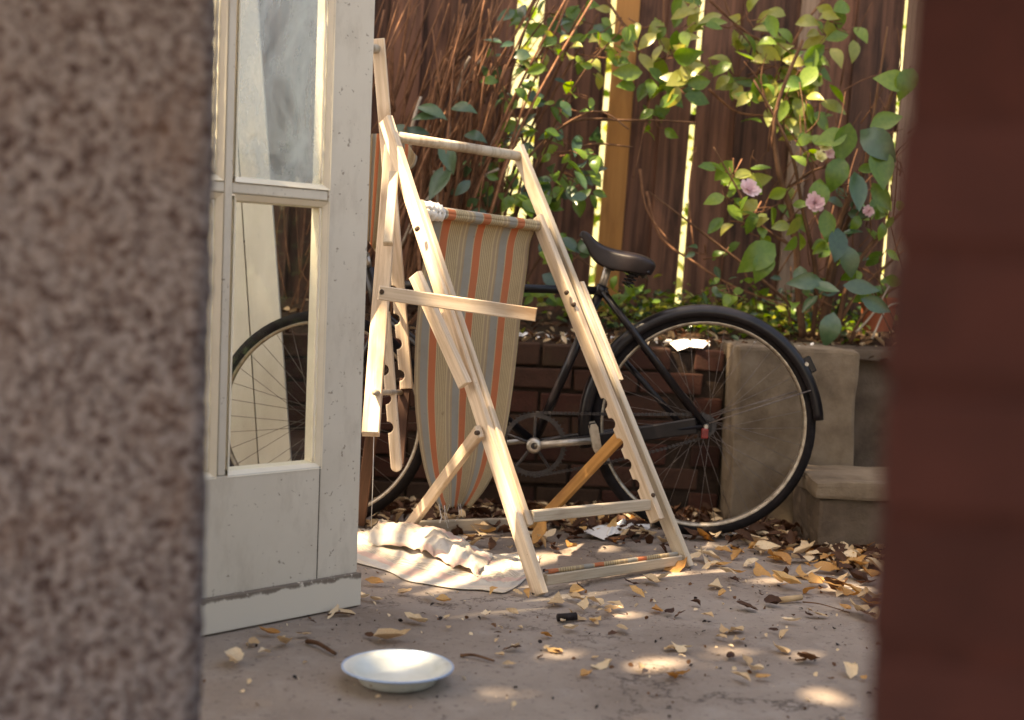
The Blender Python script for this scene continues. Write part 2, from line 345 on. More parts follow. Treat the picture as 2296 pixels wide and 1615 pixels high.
sheet('lawn', [-80, -20, 0, 20, 80], [9.0, 20, 60, 200], lambda x, y: -.004, M['lawn'], kind='structure', label='sunlit ground beyond the fence')
BEDF, FENCEY = 4.72, 5.5
def bedz(x, y): return .555 + .115*max(0, min(1, (y-BEDF)/.75)) + .018*noise.noise(Vector((x*6, y*6, 1)))
sheet('garden_bed', [-3+.06*i for i in range(110)], [4.66+.06*i for i in range(17)], bedz, M['soil'], kind='structure', label='dark raised garden bed behind the low brick wall')

# ------------------------------------------------------------------ low brick wall, concrete pier, step
rows, bh, bl, gap = 7, .072, .215, .011
bw = empty('brick_wall', (-.3, 4.6, 0), 'low dark brick retaining wall behind the bicycle', 'wall')
put('mortar_core', done(boxbm(-2.6, .735, 4.612, 4.80, -.05, .560)), M['mortar'], bw)
bmesh_v = [done(boxbm(-bl/2, bl/2, -.05, .05, -bh/2, bh/2, .006, jit=.0035)) for _ in range(6)]
for me in bmesh_v: me.materials.append(M['brick'])
half = done(boxbm(-.05, .05, -.05, .05, -bh/2, bh/2, .006, jit=.003)); half.materials.append(M['brick'])
for r_ in range(rows):
    z = bh/2 + r_*(bh+gap) + .002
    x = -2.5 + (r_ % 2)*(bl+gap)/2
    while x < .735:
        short = x + bl/2 > .735
        me = half if short else random.choice(bmesh_v)
        xx = .735-.055 if short else x
        if short and .735 - (x - bl/2) < .06: break
        put('brick', me, None, bw, Matrix.Translation((xx, 4.650+rnd(-.006, .006), z)) @ Matrix.Rotation(rnd(-.015, .015), 4, 'Z') @ Matrix.Rotation(rnd(-.008, .008), 4, 'Y'))
        x += bl+gap
def rough_block(name, x0, x1, y0, y1, z0, z1, m, parent=None, amp=.006, cuts=14):
    bm = boxbm(0, x1-x0, 0, y1-y0, 0, z1-z0, .012); bmesh.ops.subdivide_edges(bm, edges=bm.edges[:], cuts=7, use_grid_fill=True)
    for v in bm.verts: v.co += noise.noise_vector(v.co*11 + Vector((x0, y0, z0)))*amp*1.4 + noise.noise_vector(v.co*37)*amp*.6
    return put(name, done(bm), m, parent, Matrix.Translation((x0, y0, z0)))
p = rough_block('concrete_pier', .742, 1.142, 4.40, 4.95, -.02, .600, M['concrete'])
tag(p, 'square stained concrete pier at the right end of the brick wall', 'pier')
p = rough_block('retaining_wall', 1.148, 3.2, 4.72, 4.95, -.02, .592, M['concreteshade'])
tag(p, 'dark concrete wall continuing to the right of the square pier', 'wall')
st = empty('concrete_step', (1.06, 4.1, 0), 'low concrete block with a projecting slab on top, below the pier', 'step')
rough_block('base_block', .945, 1.55, 4.015, 4.385, -.02, .165, M['concreteshade'], st)
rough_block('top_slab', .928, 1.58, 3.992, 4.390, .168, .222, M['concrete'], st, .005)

# ------------------------------------------------------------------ fence
fe = empty('wooden_fence', (.4, FENCEY, .6), 'tall dark brown fence of upright boards with bright gaps', 'fence')
LEAN = math.radians(2.0)
def fx(px, py=400): return P(px, py, FENCEY).x
def board(px0, px1, m, name='board', dy=0.0, ztop=2.5):
    x0, x1 = fx(px0), fx(px1); zc = P(1148, 400, FENCEY).z; th = .022
    poly = [(x0-.5*(x0+x1), .45-zc)]
    w = (x1-x0)/2
    poly = [(-w, .45-zc), (w, .45-zc), (w+rnd(-.004, .004), ztop-zc), (-w+rnd(-.004, .004), ztop-zc)]
    bm = prism(poly, -th/2, th/2, .003)
    return put(name, done(bm), m, fe, Matrix.Translation(((x0+x1)/2, FENCEY+dy, zc)) @ Matrix.Rotation(LEAN+rnd(-.003, .003), 4, 'Y') @ Matrix.Rotation(rnd(-.03, .03), 4, 'Z'))
edges = [1188, 1264, 1335]
for a, b_, q in ((1190, 1266, -.013), (1259, 1339, .013)): board(a, b_, M['fence'], dy=q)
board(1350, 1404, M['fencetan'], 'post', dy=-.03)
for a, b_, q in [(1400, 1474, .013), (1468, 1535, -.013), (1549, 1642, .013), (1636, 1726, -.013), (1794, 1892, .013), (1886, 1966, -.013), (1960, 1995, .013)]: board(a, b_, M['fence'], dy=q)
board(1720, 1768, M['fence'], dy=.013); board(1762, 1800, M['fencegrey'], dy=-.013)
for a, b_, q in [(2000, 2036, -.013), (2030, 2080, .013)]: board(a, b_, M['fencegrey'], dy=q)
x = 2077
while x < 3300: board(x, x+rnd(66, 90), M['fence'], dy=rnd(-.006, .006)); x += 92
x = 1132
k = 0
while x > -900:
    w_ = rnd(66, 84); board(x-w_, x, M['fence'], dy=(-.014 if k % 2 else .014)); x -= w_-7; k += 1
for z, hz_ in ((1.45, .04), (2.15, .09)):
    put('cross_rail', done(boxbm(-3.2, 5, FENCEY+.030, FENCEY+.07, z, z+hz_, .004)), M['fence'], fe)
nb = tag(put('neighbour_wall', done(boxbm(-16, 16, 0, .3, 0, 4.2)), M['render'], None, Matrix.Translation((0, 10.5, 0))), 'pale sunlit wall glimpsed through the gaps in the fence', 'wall')

# ------------------------------------------------------------------ near pillars, added shade roof
pil = empty('pebble_dash_pillar', (-.6, 1.45, 0), 'blurred grey brown pebble dashed pillar nearest the camera at left', 'pillar')
def grid_face(o, ux, uz, nu, nv, nrm):
    bm = bmesh.new(); g = []
    for j in range(nv+1):
        row = []
        for i in range(nu+1):
            q = o + ux*(i/nu) + uz*(j/nv)
            h = .011*noise.noise(q*38) + .007*noise.noise(q*75+Vector((3, 1, 2))) + .004*noise.noise(q*14)
            row.append(bm.verts.new(q + nrm*h))
        g.append(row)
    for j in range(nv):
        for i in range(nu): bm.faces.new((g[j][i], g[j][i+1], g[j+1][i+1], g[j+1][i]))
    return bm
PX0, PX1, PY0, PY1, PH = -.80, 0, 0, .34, 2.22
PM = Matrix.Translation((-.352, 1.55, 0)) @ Matrix.Rotation(math.radians(14.5), 4, 'Z')
RC = .022
def wrapped(u, z):                                             # round the pillar: front, soft corner, return
    Lf, La, Ls2 = PX1-RC-PX0, RC*math.pi/2, PY1-PY0-RC; d = u*(Lf+La+Ls2)
    if d < Lf: q, n_ = Vector((PX0+d, PY0, z)), Vector((0, -1, 0))
    elif d < Lf+La:
        a = (d-Lf)/RC; n_ = Vector((math.sin(a), -math.cos(a), 0)); q = Vector((PX1-RC, PY0+RC, z)) + n_*RC
    else: q, n_ = Vector((PX1, PY0+RC+d-Lf-La, z)), Vector((1, 0, 0))
    h = .0035*noise.noise(q*50) + .0035*noise.noise(q*105+Vector((3, 1, 2))) + .003*noise.noise(q*9)
    return q + n_*h
bm = bmesh.new(); g = [[bm.verts.new(wrapped(i/170, PH*j/230)) for i in range(171)] for j in range(231)]
for j in range(230):
    for i in range(170): bm.faces.new((g[j][i], g[j][i+1], g[j+1][i+1], g[j+1][i]))
put('dashed_face', done(bm, smooth=True), M['pebble'], pil, PM)
put('pillar_core', done(boxbm(PX0, PX1-RC-.01, PY0+.014, PY1, 0, PH)), M['pebble'], pil, PM)
rp = empty('brick_pier', (.42, .85, 0), 'blurred dark red brick pier filling the right edge, nearest the camera', 'pier')
RPM = Matrix.Translation((.2105, .75, 0)) @ Matrix.Rotation(-math.radians(17), 4, 'Z')
BX1, BY1 = .45, .44
put('mortar_core', done(boxbm(.003, BX1, .003, BY1, 0, 2.22)), M['redmortar'], rp, RPM)
bms = [done(boxbm(0, .215, 0, .1025, 0, .065, .005, jit=.003)) for _ in range(4)]
for me in bms: me.materials.append(M['redbrick'])
hb = done(boxbm(0, .1025, 0, .1025, 0, .065, .005, jit=.003)); hb.materials.append(M['redbrick'])
zc = P(2080, 235, .75).z                                      # a bed joint sits at this height
z = zc - .0755*math.floor(zc/.0755) - .0755
k = 0
while z < 2.2:
    inset = .072 if zc-.01 < z < zc+.08 else 0
    x = inset
    if k % 2: put('brick', hb, None, rp, RPM @ Matrix.Translation((x, 0, z))); x += .1125
    while x < BX1-.05: put('brick', random.choice(bms), None, rp, RPM @ Matrix.Translation((x, rnd(-.002, .002), z))); x += .225
    y = .1125
    while y < BY1-.1:                                          # return face on the left
        put('brick', random.choice(bms), None, rp, RPM @ Matrix.Translation((.1025+inset, y, z)) @ Matrix.Rotation(math.pi/2, 4, 'Z')); y += .225
    z += .0755; k += 1
pr = tag(put('shade_roof', done(boxbm(-2.4, .95, -1.0, 1.66, 2.225, 2.33, .01)), M['board'], None), 'added flat white roof, out of view, shading the two near pillars', 'roof')  # roof added out of view to keep sun off the near pillars

# ------------------------------------------------------------------ glazed door
DR = G(798, 1358); DLp = G(440, 1428)
e = (DLp-DR); e.z = 0; e.normalize(); dn_ = Vector((-e.y, e.x, 0)); dn_ = dn_ if dn_.y < 0 else -dn_
door = empty('glazed_door', DR, 'stone grey painted glazed door standing open at an angle, paint peeling at its foot', 'door')
DM = Matrix.Translation(DR) @ Matrix((e, -dn_, Vector((0, 0, 1)))).transposed().to_4x4()   # x along the door, y into its thickness
DW, DT, DHt = .775, .052, 2.02
def dpart(name, x0, x1, z0, z1, m, y0=0.0, y1=DT, bev=.003, parent=None):
    me = done(boxbm(0, x1-x0, 0, y1-y0, 0, z1-z0, bev)); return put(name, me, m, parent or door, DM @ Matrix.Translation((x0, y0, z0)))
dpart('stile', 0, .120, .012, DHt, M['paint']); dpart('stile', DW-.120, DW, .012, DHt, M['paint'])
dpart('bottom_rail', .1205, DW-.1205, .012, .345, M['paint'], .0, DT, .002)
dpart('top_rail', .1205, DW-.1205, DHt-.11, DHt, M['paint'], .0005, DT)
dpart('panel_seam', .1205, .1225, .08, .345, M['mortar'], -.0006, .002, 0)
wb = dpart('weather_board', -.0015, DW, .004, .083, M['peel'], -.016, .0)
mx0, mx1 = .372, .408
dpart('vertical_bar', mx0+.008, mx1-.008, .346, DHt-.111, M['paint'], .001, DT-.008)
for (z0, z1) in ((.952, .986), (1.560, 1.594)):
    dpart('cross_bar', .1205, mx0+.0075, z0+.006, z1-.006, M['paint'], .002, DT-.009); dpart('cross_bar', mx1-.0075, DW-.1205, z0+.006, z1-.006, M['paint'], .002, DT-.009)
def bead(x0, x1, z0, z1, y0, y1, m, a, b2):
    """moulding strip: sloped from front edge to glass; a->b2 outer/inner"""
def bevel_frame(x0, x1, z0, z1, m_side, glassm, low):
    # a mitred moulding round each opening, then the deep rebate, then glass
    w, d1, d2 = .011, .010, .046
    def loop(off, y): return [(x0+off, y, z0+off), (x1-off, y, z0+off), (x1-off, y, z1-off), (x0+off, y, z1-off)]
    for k, nm in enumerate(('bottom', 'hinge', 'top', 'free')):
        bm = bmesh.new()
        A, B, Dd = loop(-.004, -.0015), loop(w*.75, d1), loop(w, d2)
        i, j = k, (k+1) % 4
        q = [bm.verts.new(v) for v in (A[i], A[j], B[j], B[i])]; bm.faces.new(q)
        q2 = [bm.verts.new(v) for v in (B[i], B[j], Dd[j], Dd[i])]; bm.faces.new(q2)
        E2 = loop(-.003, d2)
        q3 = [bm.verts.new(v) for v in (Dd[i], Dd[j], E2[j], E2[i])]; bm.faces.new(q3)
        bmesh.ops.remove_doubles(bm, verts=bm.verts[:], dist=1e-5)
        put('bead', done(bm), M['cream'], door, DM)
    me = done(boxbm(0, x1-x0-.004, 0, .003, 0, z1-z0-.004)); put('pane', me, glassm, door, DM @ Matrix.Translation((x0+.002, d1+.0015, z0+.002)))
    # putty line, uneven
    bm = bmesh.new(); n = 40; pts = []
    for xx in (x0+w+.0005,):
        pts = [Vector((xx + .003 + .0022*noise.noise(Vector((q*9.1, x0*7, z0))), d1+.0005, z0+w+(z1-z0-2*w)*q/n)) for q in range(n+1)]
    put('putty', done(tubebm(pts, [.0035+.0018*noise.noise(Vector((q*.9, z0*5, x0))) for q in range(n+1)], 6), smooth=True), M['cream'], door, DM)
for (a, b_) in ((.1205, mx0), (mx1, DW-.1205)):
    for k, (z0, z1) in enumerate(((.345, .952), (.986, 1.560), (1.594, DHt-.11))):
        bevel_frame(a, b_, z0, z1, None, M['glass'] if k == 0 else M['dusthaze'], k == 0)
hz = DR + e*(DW+.02)
hw = tag(put('garden_wall', done(boxbm(-2.4, 0, -.10, .10, 0, .85, .01)), M['pebble'], None, Matrix.Translation((hz.x-.13, hz.y-.02, 0))), 'low pebble dashed wall beside the hinged side of the door', 'wall')
dp = tag(put('door_post', done(boxbm(-.05, .05, -.05, .05, 0, 2.1, .004)), M['paint'], None, Matrix.Translation((hz.x-.04, hz.y-.04, 0)) @ Matrix.Rotation(.8, 4, 'Z')), 'painted post on which the glazed door hangs', 'post')

# white painted boards leaning against the wall behind the door
wbp = empty('white_boarding', P(560, 1140, 4.45), 'old white painted board panel leaning behind the front wheel', 'panel')
def lean_plank(pa, pb, pc, pd, nm='plank'):       # four pixel corners: bottom-left, bottom-right, top-right, top-left
    Yb, Yt = 4.40, 4.56
    q = [P(*pa, Yb), P(*pb, Yb), P(*pc, Yt), P(*pd, Yt)]
    bm = bmesh.new(); a = [bm.verts.new(v) for v in q]; bb = [bm.verts.new(v+Vector((0, .022, 0))) for v in q]
    bm.faces.new(a); bm.faces.new(bb[::-1])
    for i in range(4): bm.faces.new((a[i], bb[i], bb[(i+1) % 4], a[(i+1) % 4]))
    me = done(bm); put(nm, me, M['board'], wbp)
lean_plank((588, 1150), (660, 1150), (566, -140), (505, -140)); lean_plank((500, 1150), (585, 1150), (502, -140), (420, -140)); lean_plank((400, 1150), (497, 1150), (417, -140), (330, -140))
for py in (535, 955):
    q0, q1 = P(392, py, 4.42+.16*(1150-py)/1290-.004), P(574, py+8, 4.42+.16*(1150-py)/1290-.004)
    tube('nail_batten', [q0-Vector((0, .012, 0)), q1-Vector((0, .012, 0))], .004, M['mortar'], wbp, 4)

# ------------------------------------------------------------------ deckchair in front
FL, FR, TL = G(1212, 1335), G(1540, 1274), P(867, 280, 3.85)
b1 = (FR-FL).normalized(); pn = (TL-FL).cross(b1).normalized()
if pn.y > 0: pn = -pn
def Q(px, py, off=0.0): return PL(px, py, FL + pn*off, pn)
ch = empty('deckchair', (FL+FR)/2, 'bare wooden deckchair frame standing folded with torn striped canvas hanging in it', 'deckchair')
W_, T_ = .044, .022
rail('outer_rail', Q(1212, 1335), Q(865, 268), pn, W_, T_, M['pale'], ch)
rail('outer_rail', Q(1540, 1274), Q(1160, 332), pn, W_, T_, M['grey'], ch)
rail('inner_rail', Q(1181, 1182, .010), Q(937, 456, .010), pn, W_*.9, T_*.85, M['pale'], ch, (.12, .19, .26, .33, .40), -1)
rail('inner_rail', Q(1474, 1168, .004), Q(1204, 488, .004), pn, W_*.95, T_, M['pale'], ch, (.12, .185, .25, .315, .38), -1 if True else 1)
tube('top_bar', [Q(876, 305), Q(1164, 350)], .0155, M['grey'], ch, 12)
tube('canvas_dowel', [Q(944, 468, .010), Q(1208, 505, .004)], .013, M['grey'], ch, 12)
rail('lower_crossbar', Q(1190, 1158, .01), Q(1468, 1130, .004), Vector((0, 0, 1)), .030, .020, M['grey'], ch)
rail('bottom_bar', Q(1220, 1300), Q(1524, 1255), Vector((0, 0, 1)), .028, .022, M['grey'], ch)
# short cheek blocks outside the rails
off = -b1*.0225
rail('cheek_block', Q(1046, 864, .012)+off*.2, Q(934, 616, .012)+off*.2, pn, .040, .021, M['pale'], ch)
rail('cheek_block', Q(1386, 856, .006)-off*.1, Q(1298, 636, .006)-off*.1, pn, .030, .018, M['pale'], ch)
# prop frame
pl0, pr0 = Q(1090, 966)+off, Q(1404, 965)+b1*.0
plf, prf = G(912, 1196)+Vector((0, 0, .012)), G(1203, 1186)+Vector((0, 0, .012))
rail('prop_leg', plf, pl0, b1.cross(plf-pl0), .034, .020, M['pale'], ch)
rail('prop_leg', prf, pr0, b1.cross(prf-pr0), .034, .020, M['orange'], ch)
rail('prop_bar', plf+Vector((0, .0, .008)), prf+Vector((0, 0, .008)), Vector((0, 0, 1)), .036, .020, M['grey'], ch)
for (px, py) in ((937, 512), (1288, 682), (1465, 1110), (1272, 655)):
    c_ = Q(px, py, .028); put('screw', done(lathebm([(0, .003), (.005, .003), (.0065, 0), (.0065, -.008)], 10)), M['endgrain'], ch, Matrix.Translation(c_) @ pn.to_track_quat('Z', 'Y').to_matrix().to_4x4())
for q_ in (pl0 - b1*.012 + Vector((-.0, -.0, -.004)),):
    put('screw', done(lathebm([(0, .003), (.005, .003), (.0065, 0), (.0065, -.008)], 10)), M['endgrain'], ch, Matrix.Translation(q_) @ (-b1).to_track_quat('Z', 'Y').to_matrix().to_4x4())
# canvas strip still tacked along the bottom bar
def uvsheet(name, rows_, m, parent=None, vs_=1.0, u0=0, u1=1, thick=.0012):
    """rows_: list of rows of points; u along each row"""
    o = Vector(rows_[0][0]); nv, nu = len(rows_), len(rows_[0]); me = bpy.data.meshes.new(name)
    V_ = [tuple(Vector(p)-o) for r in rows_ for p in r]
    Fc = [(j*nu+i, j*nu+i+1, (j+1)*nu+i+1, (j+1)*nu+i) for j in range(nv-1) for i in range(nu-1)]
    me.from_pydata(V_, [], Fc); uv = me.uv_layers.new(name='UVMap')
    for l in me.loops:
        j, i = divmod(l.vertex_index, nu); uv.data[l.index].uv = (u0+(u1-u0)*i/(nu-1), j/(nv-1)*vs_)
    me.polygons.foreach_set('use_smooth', [True]*len(Fc))
    ob = put(name, me, m, parent, Matrix.Translation(o))
    sm = ob.modifiers.new('thick', 'SOLIDIFY'); sm.thickness = thick
    return ob
rw = []
for k in range(4):
    rw.append([])
    for i in range(31):
        a = i/30; q = Q(1222, 1288).lerp(Q(1514, 1247), a); w3 = .003*noise.noise(Vector((i*.7, k, 3)))
        dd = [Vector((0, .008, .004)), Vector((0, -.004, .009)), pn*.013+Vector((0, 0, .004)), pn*.0145+Vector((0, 0, -.006+w3))][k]
        rw[-1].append(q+dd+Vector((0, 0, .003)))
uvsheet('tacked_strip', rw, M['canvas'], ch)
# hanging canvas
Ledge = [(966, 476), (955, 530), (945, 620), (933, 730), (929, 820), (929, 888), (935, 963), (947, 1039), (964, 1097), (984, 1142)]
Redge = [(1203, 506), (1188, 545), (1181, 606), (1169, 693), (1159, 791), (1147, 890), (1135, 963), (1116, 1039), (1090, 1092), (1056, 1134)]
LY, RY = Q(950, 470).y+.02, Q(1208, 505).y+.01
Ls = spline([P(x, y, LY + .10*i/9) for i, (x, y) in enumerate(Ledge)], 5); Rs = spline([P(x, y, RY - .02*i/9) for i, (x, y) in enumerate(Redge)], 5)
rw = []
nr = len(Ls)
for j in range(nr):
    v_ = j/(nr-1); row = []
    for i in range(41):
        u = i/40; q = Ls[j].lerp(Rs[j], u)
        q = q + Vector((0, 1, 0))*(.016*math.sin(u*9+v_*2)*v_ + .022*math.sin(u*math.pi)*v_ + .010*noise.noise(Vector((u*4, v_*5, 2))))
        if v_ > .93: q.z += .028*noise.noise(Vector((u*23, 5, v_)))*(v_-.93)/.07
        row.append(q)
    rw.append(row)
cv = uvsheet('hanging_canvas', rw, M['canvas'], ch, u0=-.13, u1=1.0-.10)
rw = []
A0, A1 = Q(966, 476, .01), Q(1205, 506, .004)
ax = (A1-A0).normalized(); s1 = ax.cross(Vector((0, 0, 1))).normalized(); s2 = s1.cross(ax)
for j in range(13):
    an = 2*math.pi*j/12; rw.append([A0.lerp(A1, i/40) + (s1*math.cos(an)+s2*math.sin(an))*(.0165+.002*noise.noise(Vector((i*.5, j*.5, 4)))) for i in range(41)])
uvsheet('canvas_roll', rw, M['canvas'], ch, u0=-.13, u1=.90)
rw = []
for j in range(11):
    an = 2*math.pi*j/10; rw.append([Q(946, 468, .012).lerp(Q(990, 480, .012), i/14) + (s1*math.cos(an)+s2*math.sin(an))*(.019+.016*noise.noise(Vector((i*.7, j*1.1, 9)))+.006*math.sin(i/14*3.1)) for i in range(15)])
uvsheet('torn_canvas_end', rw, M['paper'], ch)
for k in range(5):   # loose threads at the torn bottom
    q = Ls[-1].lerp(Rs[-1], rnd(0, .9)); tube('loose_thread', [q+Vector((0, 0, .01)), q+Vector((rnd(-.01, .01), 0, -.02)), q+Vector((rnd(-.015, .02), -.005, -rnd(.035, .06)))], .0008, M['paper'], ch, 4)
q = P(984, 1130, LY+.08); tube('loose_thread', [q, P(990, 1160, LY+.07), P(986, 1172, LY+.06)], [.001, .0012, .003], M['paper'], ch, 5)

# ------------------------------------------------------------------ second deckchair, folded behind the door edge
c2 = empty('folded_deckchair', P(815, 1185, 4.05), 'second wooden deckchair folded upright beside the door edge, one bar swung out level', 'deckchair')
nd = Vector((.62, -.78, 0)).normalized(); bd = Vector((.78, .62, 0)).normalized()
def r2(nm, a, b_, m, w=.042, t=.022, **kw): return rail(nm, P(*a), P(*b_), kw.pop('wd', R0), w, t, m, c2, **kw)
r2('outer_rail', (912, 872, 3.96), (848, 88, 4.02), M['pale'], .038, .022, notch=(.04, .13, .20, .28), side=-1, rnd_end=False)
r2('outer_rail', (792, 900, 3.62), (768, 80, 3.75), M['pale'], .036, .022)
r2('inner_rail', (831, 975, 3.52), (880, 330, 3.97), M['pale'], .046, .030)
r2('notched_rail', (862, 700, 3.86), (890, 1058, 3.82), M['pale'], .032, .020, notch=(.18, .36, .54, .72), side=-1, rnd_end=True)
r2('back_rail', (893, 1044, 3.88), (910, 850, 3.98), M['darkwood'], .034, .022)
r2('short_strut', (870, 548, 3.66), (884, 388, 3.80), M['grey'], .026, .022)
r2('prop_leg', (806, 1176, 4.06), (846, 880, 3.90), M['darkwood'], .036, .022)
r2('swung_bar', (848, 656, 3.40), (1201, 706, 3.46), M['pale'], .036, .030, wd=Vector((0, 0, 1)))
tube('top_bar', [P(846, 110, 4.02), P(769, 100, 3.75)], .014, M['grey'], c2)
tube('pivot_dowel', [P(856, 655, 3.385), P(868, 657, 3.98)], .007, M['steel'], c2)
tube('cross_dowel', [P(840, 880, 3.53), P(900, 880, 3.97)], .008, M['grey'], c2)
tube('string', [P(838, 980, 3.55), P(836, 1080, 3.56), P(832, 1185, 3.58)], .0012, M['paper'], c2, 4)
put('screw', done(lathebm([(0, .002), (.005, .002), (.006, 0), (.006, -.004)], 10)), M['endgrain'], c2, Matrix.Translation(P(856, 654, 3.384)) @ Matrix.Rotation(math.pi/2, 4, 'X'))
for (pts_l, pts_r, u0_) in (([(832, 300), (826, 420), (824, 540)], [(880, 300), (868, 430), (846, 570)], .55), ([(896, 300), (898, 335), (905, 360)], [(936, 352), (930, 372), (912, 384)], .2)):
    Lq = spline([P(x, y, 4.06) for x, y in pts_l], 5); Rq = spline([P(x, y, 4.08) for x, y in pts_r], 5)
    uvsheet('canvas_piece', [[a.lerp(b_, i/12)+Vector((0, .006*math.sin(i), 0)) for i in range(13)] for a, b_ in zip(Lq, Rq)], M['canvas'], c2, u0=u0_, u1=u0_+.42)

# ------------------------------------------------------------------ crumpled canvas on the ground
bk = [(690, 1180), (800, 1188), (870, 1184), (950, 1206), (1040, 1244), (1110, 1248), (1160, 1246), (1215, 1250)]
fr = [(690, 1240), (800, 1264), (880, 1292), (960, 1312), (1040, 1324), (1110, 1330), (1150, 1322), (1186, 1294)]
Bs = spline([G(*q) for q in bk], 9); Fs = spline([G(*q) for q in fr], 9)
rw = []
nb_ = len(Bs)
for j in range(41):
    v_ = j/40; row = []
    for i in range(nb_):
        u = i/(nb_-1); q = Fs[i].lerp(Bs[i], v_)
        ed = min(1, 4*v_, 4*(1-v_)+.15, 9*(1-u))
        ridge = abs(noise.noise(Vector((u*3.5, v_*3.0, 7))))
        h = .022*math.exp(-((u-.42)**2/.018 + (v_-.62)**2/.05)) + .009*ridge + .007*abs(noise.noise(Vector((u*9, v_*7, 1)))) + .012*abs(noise.noise(Vector((u*13+v_*5, v_*9, 11)))) + .006*noise.noise(Vector((u*26, v_*18, 4))) + .004*noise.noise(Vector((u*60, v_*30, 2)))
        q = q + Vector((.02*noise.noise(Vector((u*6, v_*4, 9))), .03*noise.noise(Vector((u*7, v_*3, 5))), 0))
        if u > .82 and v_ > .45: q += Vector((0, .03*noise.noise(Vector((u*30, v_*9, 2))), 0))
        row.append(q + Vector((0, 0, .004 + h*ed)))
    rw.append(row)
gc = uvsheet('crumpled_canvas', rw, M['canvaslit'], None)
me = gc.data; uv = me.uv_layers[0]
for l in me.loops:
    j, i = divmod(l.vertex_index, nb_); u, v_ = i/(nb_-1), j/40; uv.data[l.index].uv = (.75*v_+.42*u+.15*math.sin(u*6), u)
tag(gc, 'striped canvas coloured pale for the sun, lying crumpled beside the deckchair foot', 'canvas')

rw = []
sp_ = spline([Vector((x, y, 0)) for x, y in ((838, 1212), (890, 1222), (945, 1238), (1000, 1256), (1050, 1270), (1085, 1282))], 8)
for j in range(13):
    v_ = j/12; row = []
    for i, q in enumerate(sp_):
        t = i/(len(sp_)-1); en = math.sin(math.pi*min(1, .22+.8*t))**.7 if t < .99 else 0
        g0 = G(q.x+20, q.y-24); g1 = G(q.x-14, q.y+22)
        z = (.010+.050*en*math.sin(math.pi*(.10+.78*v_))**.8) + .020*noise.noise(Vector((t*5, v_*2.2, 8))) + .020*abs(noise.noise(Vector((t*11, v_*4, 3)))) + .006*noise.noise(Vector((t*30, v_*12, 5)))
        row.append(g0.lerp(g1, v_) + Vector((.01*noise.noise(Vector((t*9, v_*3, 2))), 0, max(.012, z))))
    rw.append(row)
fo = uvsheet('folded_layer', rw, M['canvaslit'], gc)
for l in fo.data.loops:
    j, i = divmod(l.vertex_index, len(sp_)); fo.data.uv_layers[0].data[l.index].uv = (.15+.5*j/12+.12*i/len(sp_), i/len(sp_))
# ------------------------------------------------------------------ bicycle
bk_ = empty('bicycle', (.05, 4.17, 0), 'old black bicycle with brown leather saddle parked along the brick wall', 'bicycle')
BY = 4.17
RH, BB, ST = P(1576, 951, BY), P(1197, 993, BY), P(1348, 650, BY)
FH = P(722, 940, 4.22); HT, HB = P(834, 636, 4.19), P(846, 694, 4.19)
RR, FRr = .353, .345
def wheel(hub, R, axis_y, nm):
    wo = put('wheel', done(lathebm([(R-.034, -.010), (R-.030, -.0155), (R-.020, -.0185), (R-.008, -.0145), (R, -.004), (R, .004), (R-.008, .0145), (R-.020, .0185), (R-.030, .0155), (R-.034, .010)], 72, axis='y'), smooth=True), M['rubber'], bk_, Matrix.Translation(hub))
    put('rim', done(lathebm([(R-.031, -.0150), (R-.034, -.0155), (R-.039, -.013), (R-.041, -.006), (R-.041, .006), (R-.039, .013), (R-.034, .0155), (R-.031, .0150)], 72, axis='y'), smooth=True), M['rim'], wo, Matrix.Translation(hub))
    put('hub', done(lathebm([(0, -.055), (.006, -.055), (.006, -.036), (.024, -.034), (.024, -.030), (.013, -.027), (.013, .027), (.024, .030), (.024, .034), (.006, .036), (.006, .055), (0, .055)], 18, axis='y'), smooth=True), M['spoke'], wo, Matrix.Translation(hub))
    for k in range(36):
        a = 2*math.pi*k/36; side = -1 if k % 2 else 1; tw = (1 if (k//2) % 2 else -1)*math.radians(62)
        h0 = Vector((.022*math.cos(a+tw), side*.032, .022*math.sin(a+tw))); r1 = Vector(((R-.040)*math.cos(a), side*.003, (R-.040)*math.sin(a)))
        put('spoke', done(tubebm([h0, r1], .0009, 4), smooth=True), M['spoke'], wo, Matrix.Translation(hub))
    return wo
wheel(RH, RR, 0, 'rear'); wheel(FH, FRr, 0, 'front')
def btube(nm, pts, r, m='black', n=12): return tube(nm, pts, r, M[m], bk_, n)
dy = Vector((0, .055, 0)); dyn = Vector((0, -.055, 0))
btube('seat_tube', [BB, ST+(ST-BB).normalized()*.006], .0145); btube('top_tube', [P(1346, 652, BY), HT], .0135); btube('down_tube', [BB, HB], .0145)
btube('head_tube', [HB-(HT-HB)*.5, HT+(HT-HB)*.6], .018)
for s in (-1, 1):
    o_ = Vector((0, s*.058, 0))
    btube('seat_stay', [ST+Vector((.005, s*.014, -.005)), ST.lerp(RH, .35)+Vector((0, s*.040, 0)), RH+o_], .0110)
    btube('chain_stay', [BB+Vector((.01, s*.025, 0)), BB.lerp(RH, .4)+Vector((0, s*.05, .0)), RH+o_], .0105)
    fc = HB-(HT-HB)*.5
    btube('fork_blade', spline([fc+Vector((0, s*.03, 0)), fc.lerp(FH, .5)+Vector((.02, s*.05, 0)), fc.lerp(FH, .85)+Vector((.015, s*.052, 0)), FH+Vector((0, s*.054, 0))], 4), [.0125-.0005*k for k in range(13)])
    put('dropout', done(prism([(-.022, -.012), (.018, -.018), (.02, .015), (-.006, .024)], s*.058-.003, s*.058+.003)), M['black'], bk_, Matrix.Translation(RH))
    put('axle_nut', done(lathebm([(0, s*.075), (.0065, s*.075), (.009, s*.066), (.0105, s*.062)], 8, axis='y')), M['steel'], bk_, Matrix.Translation(RH))
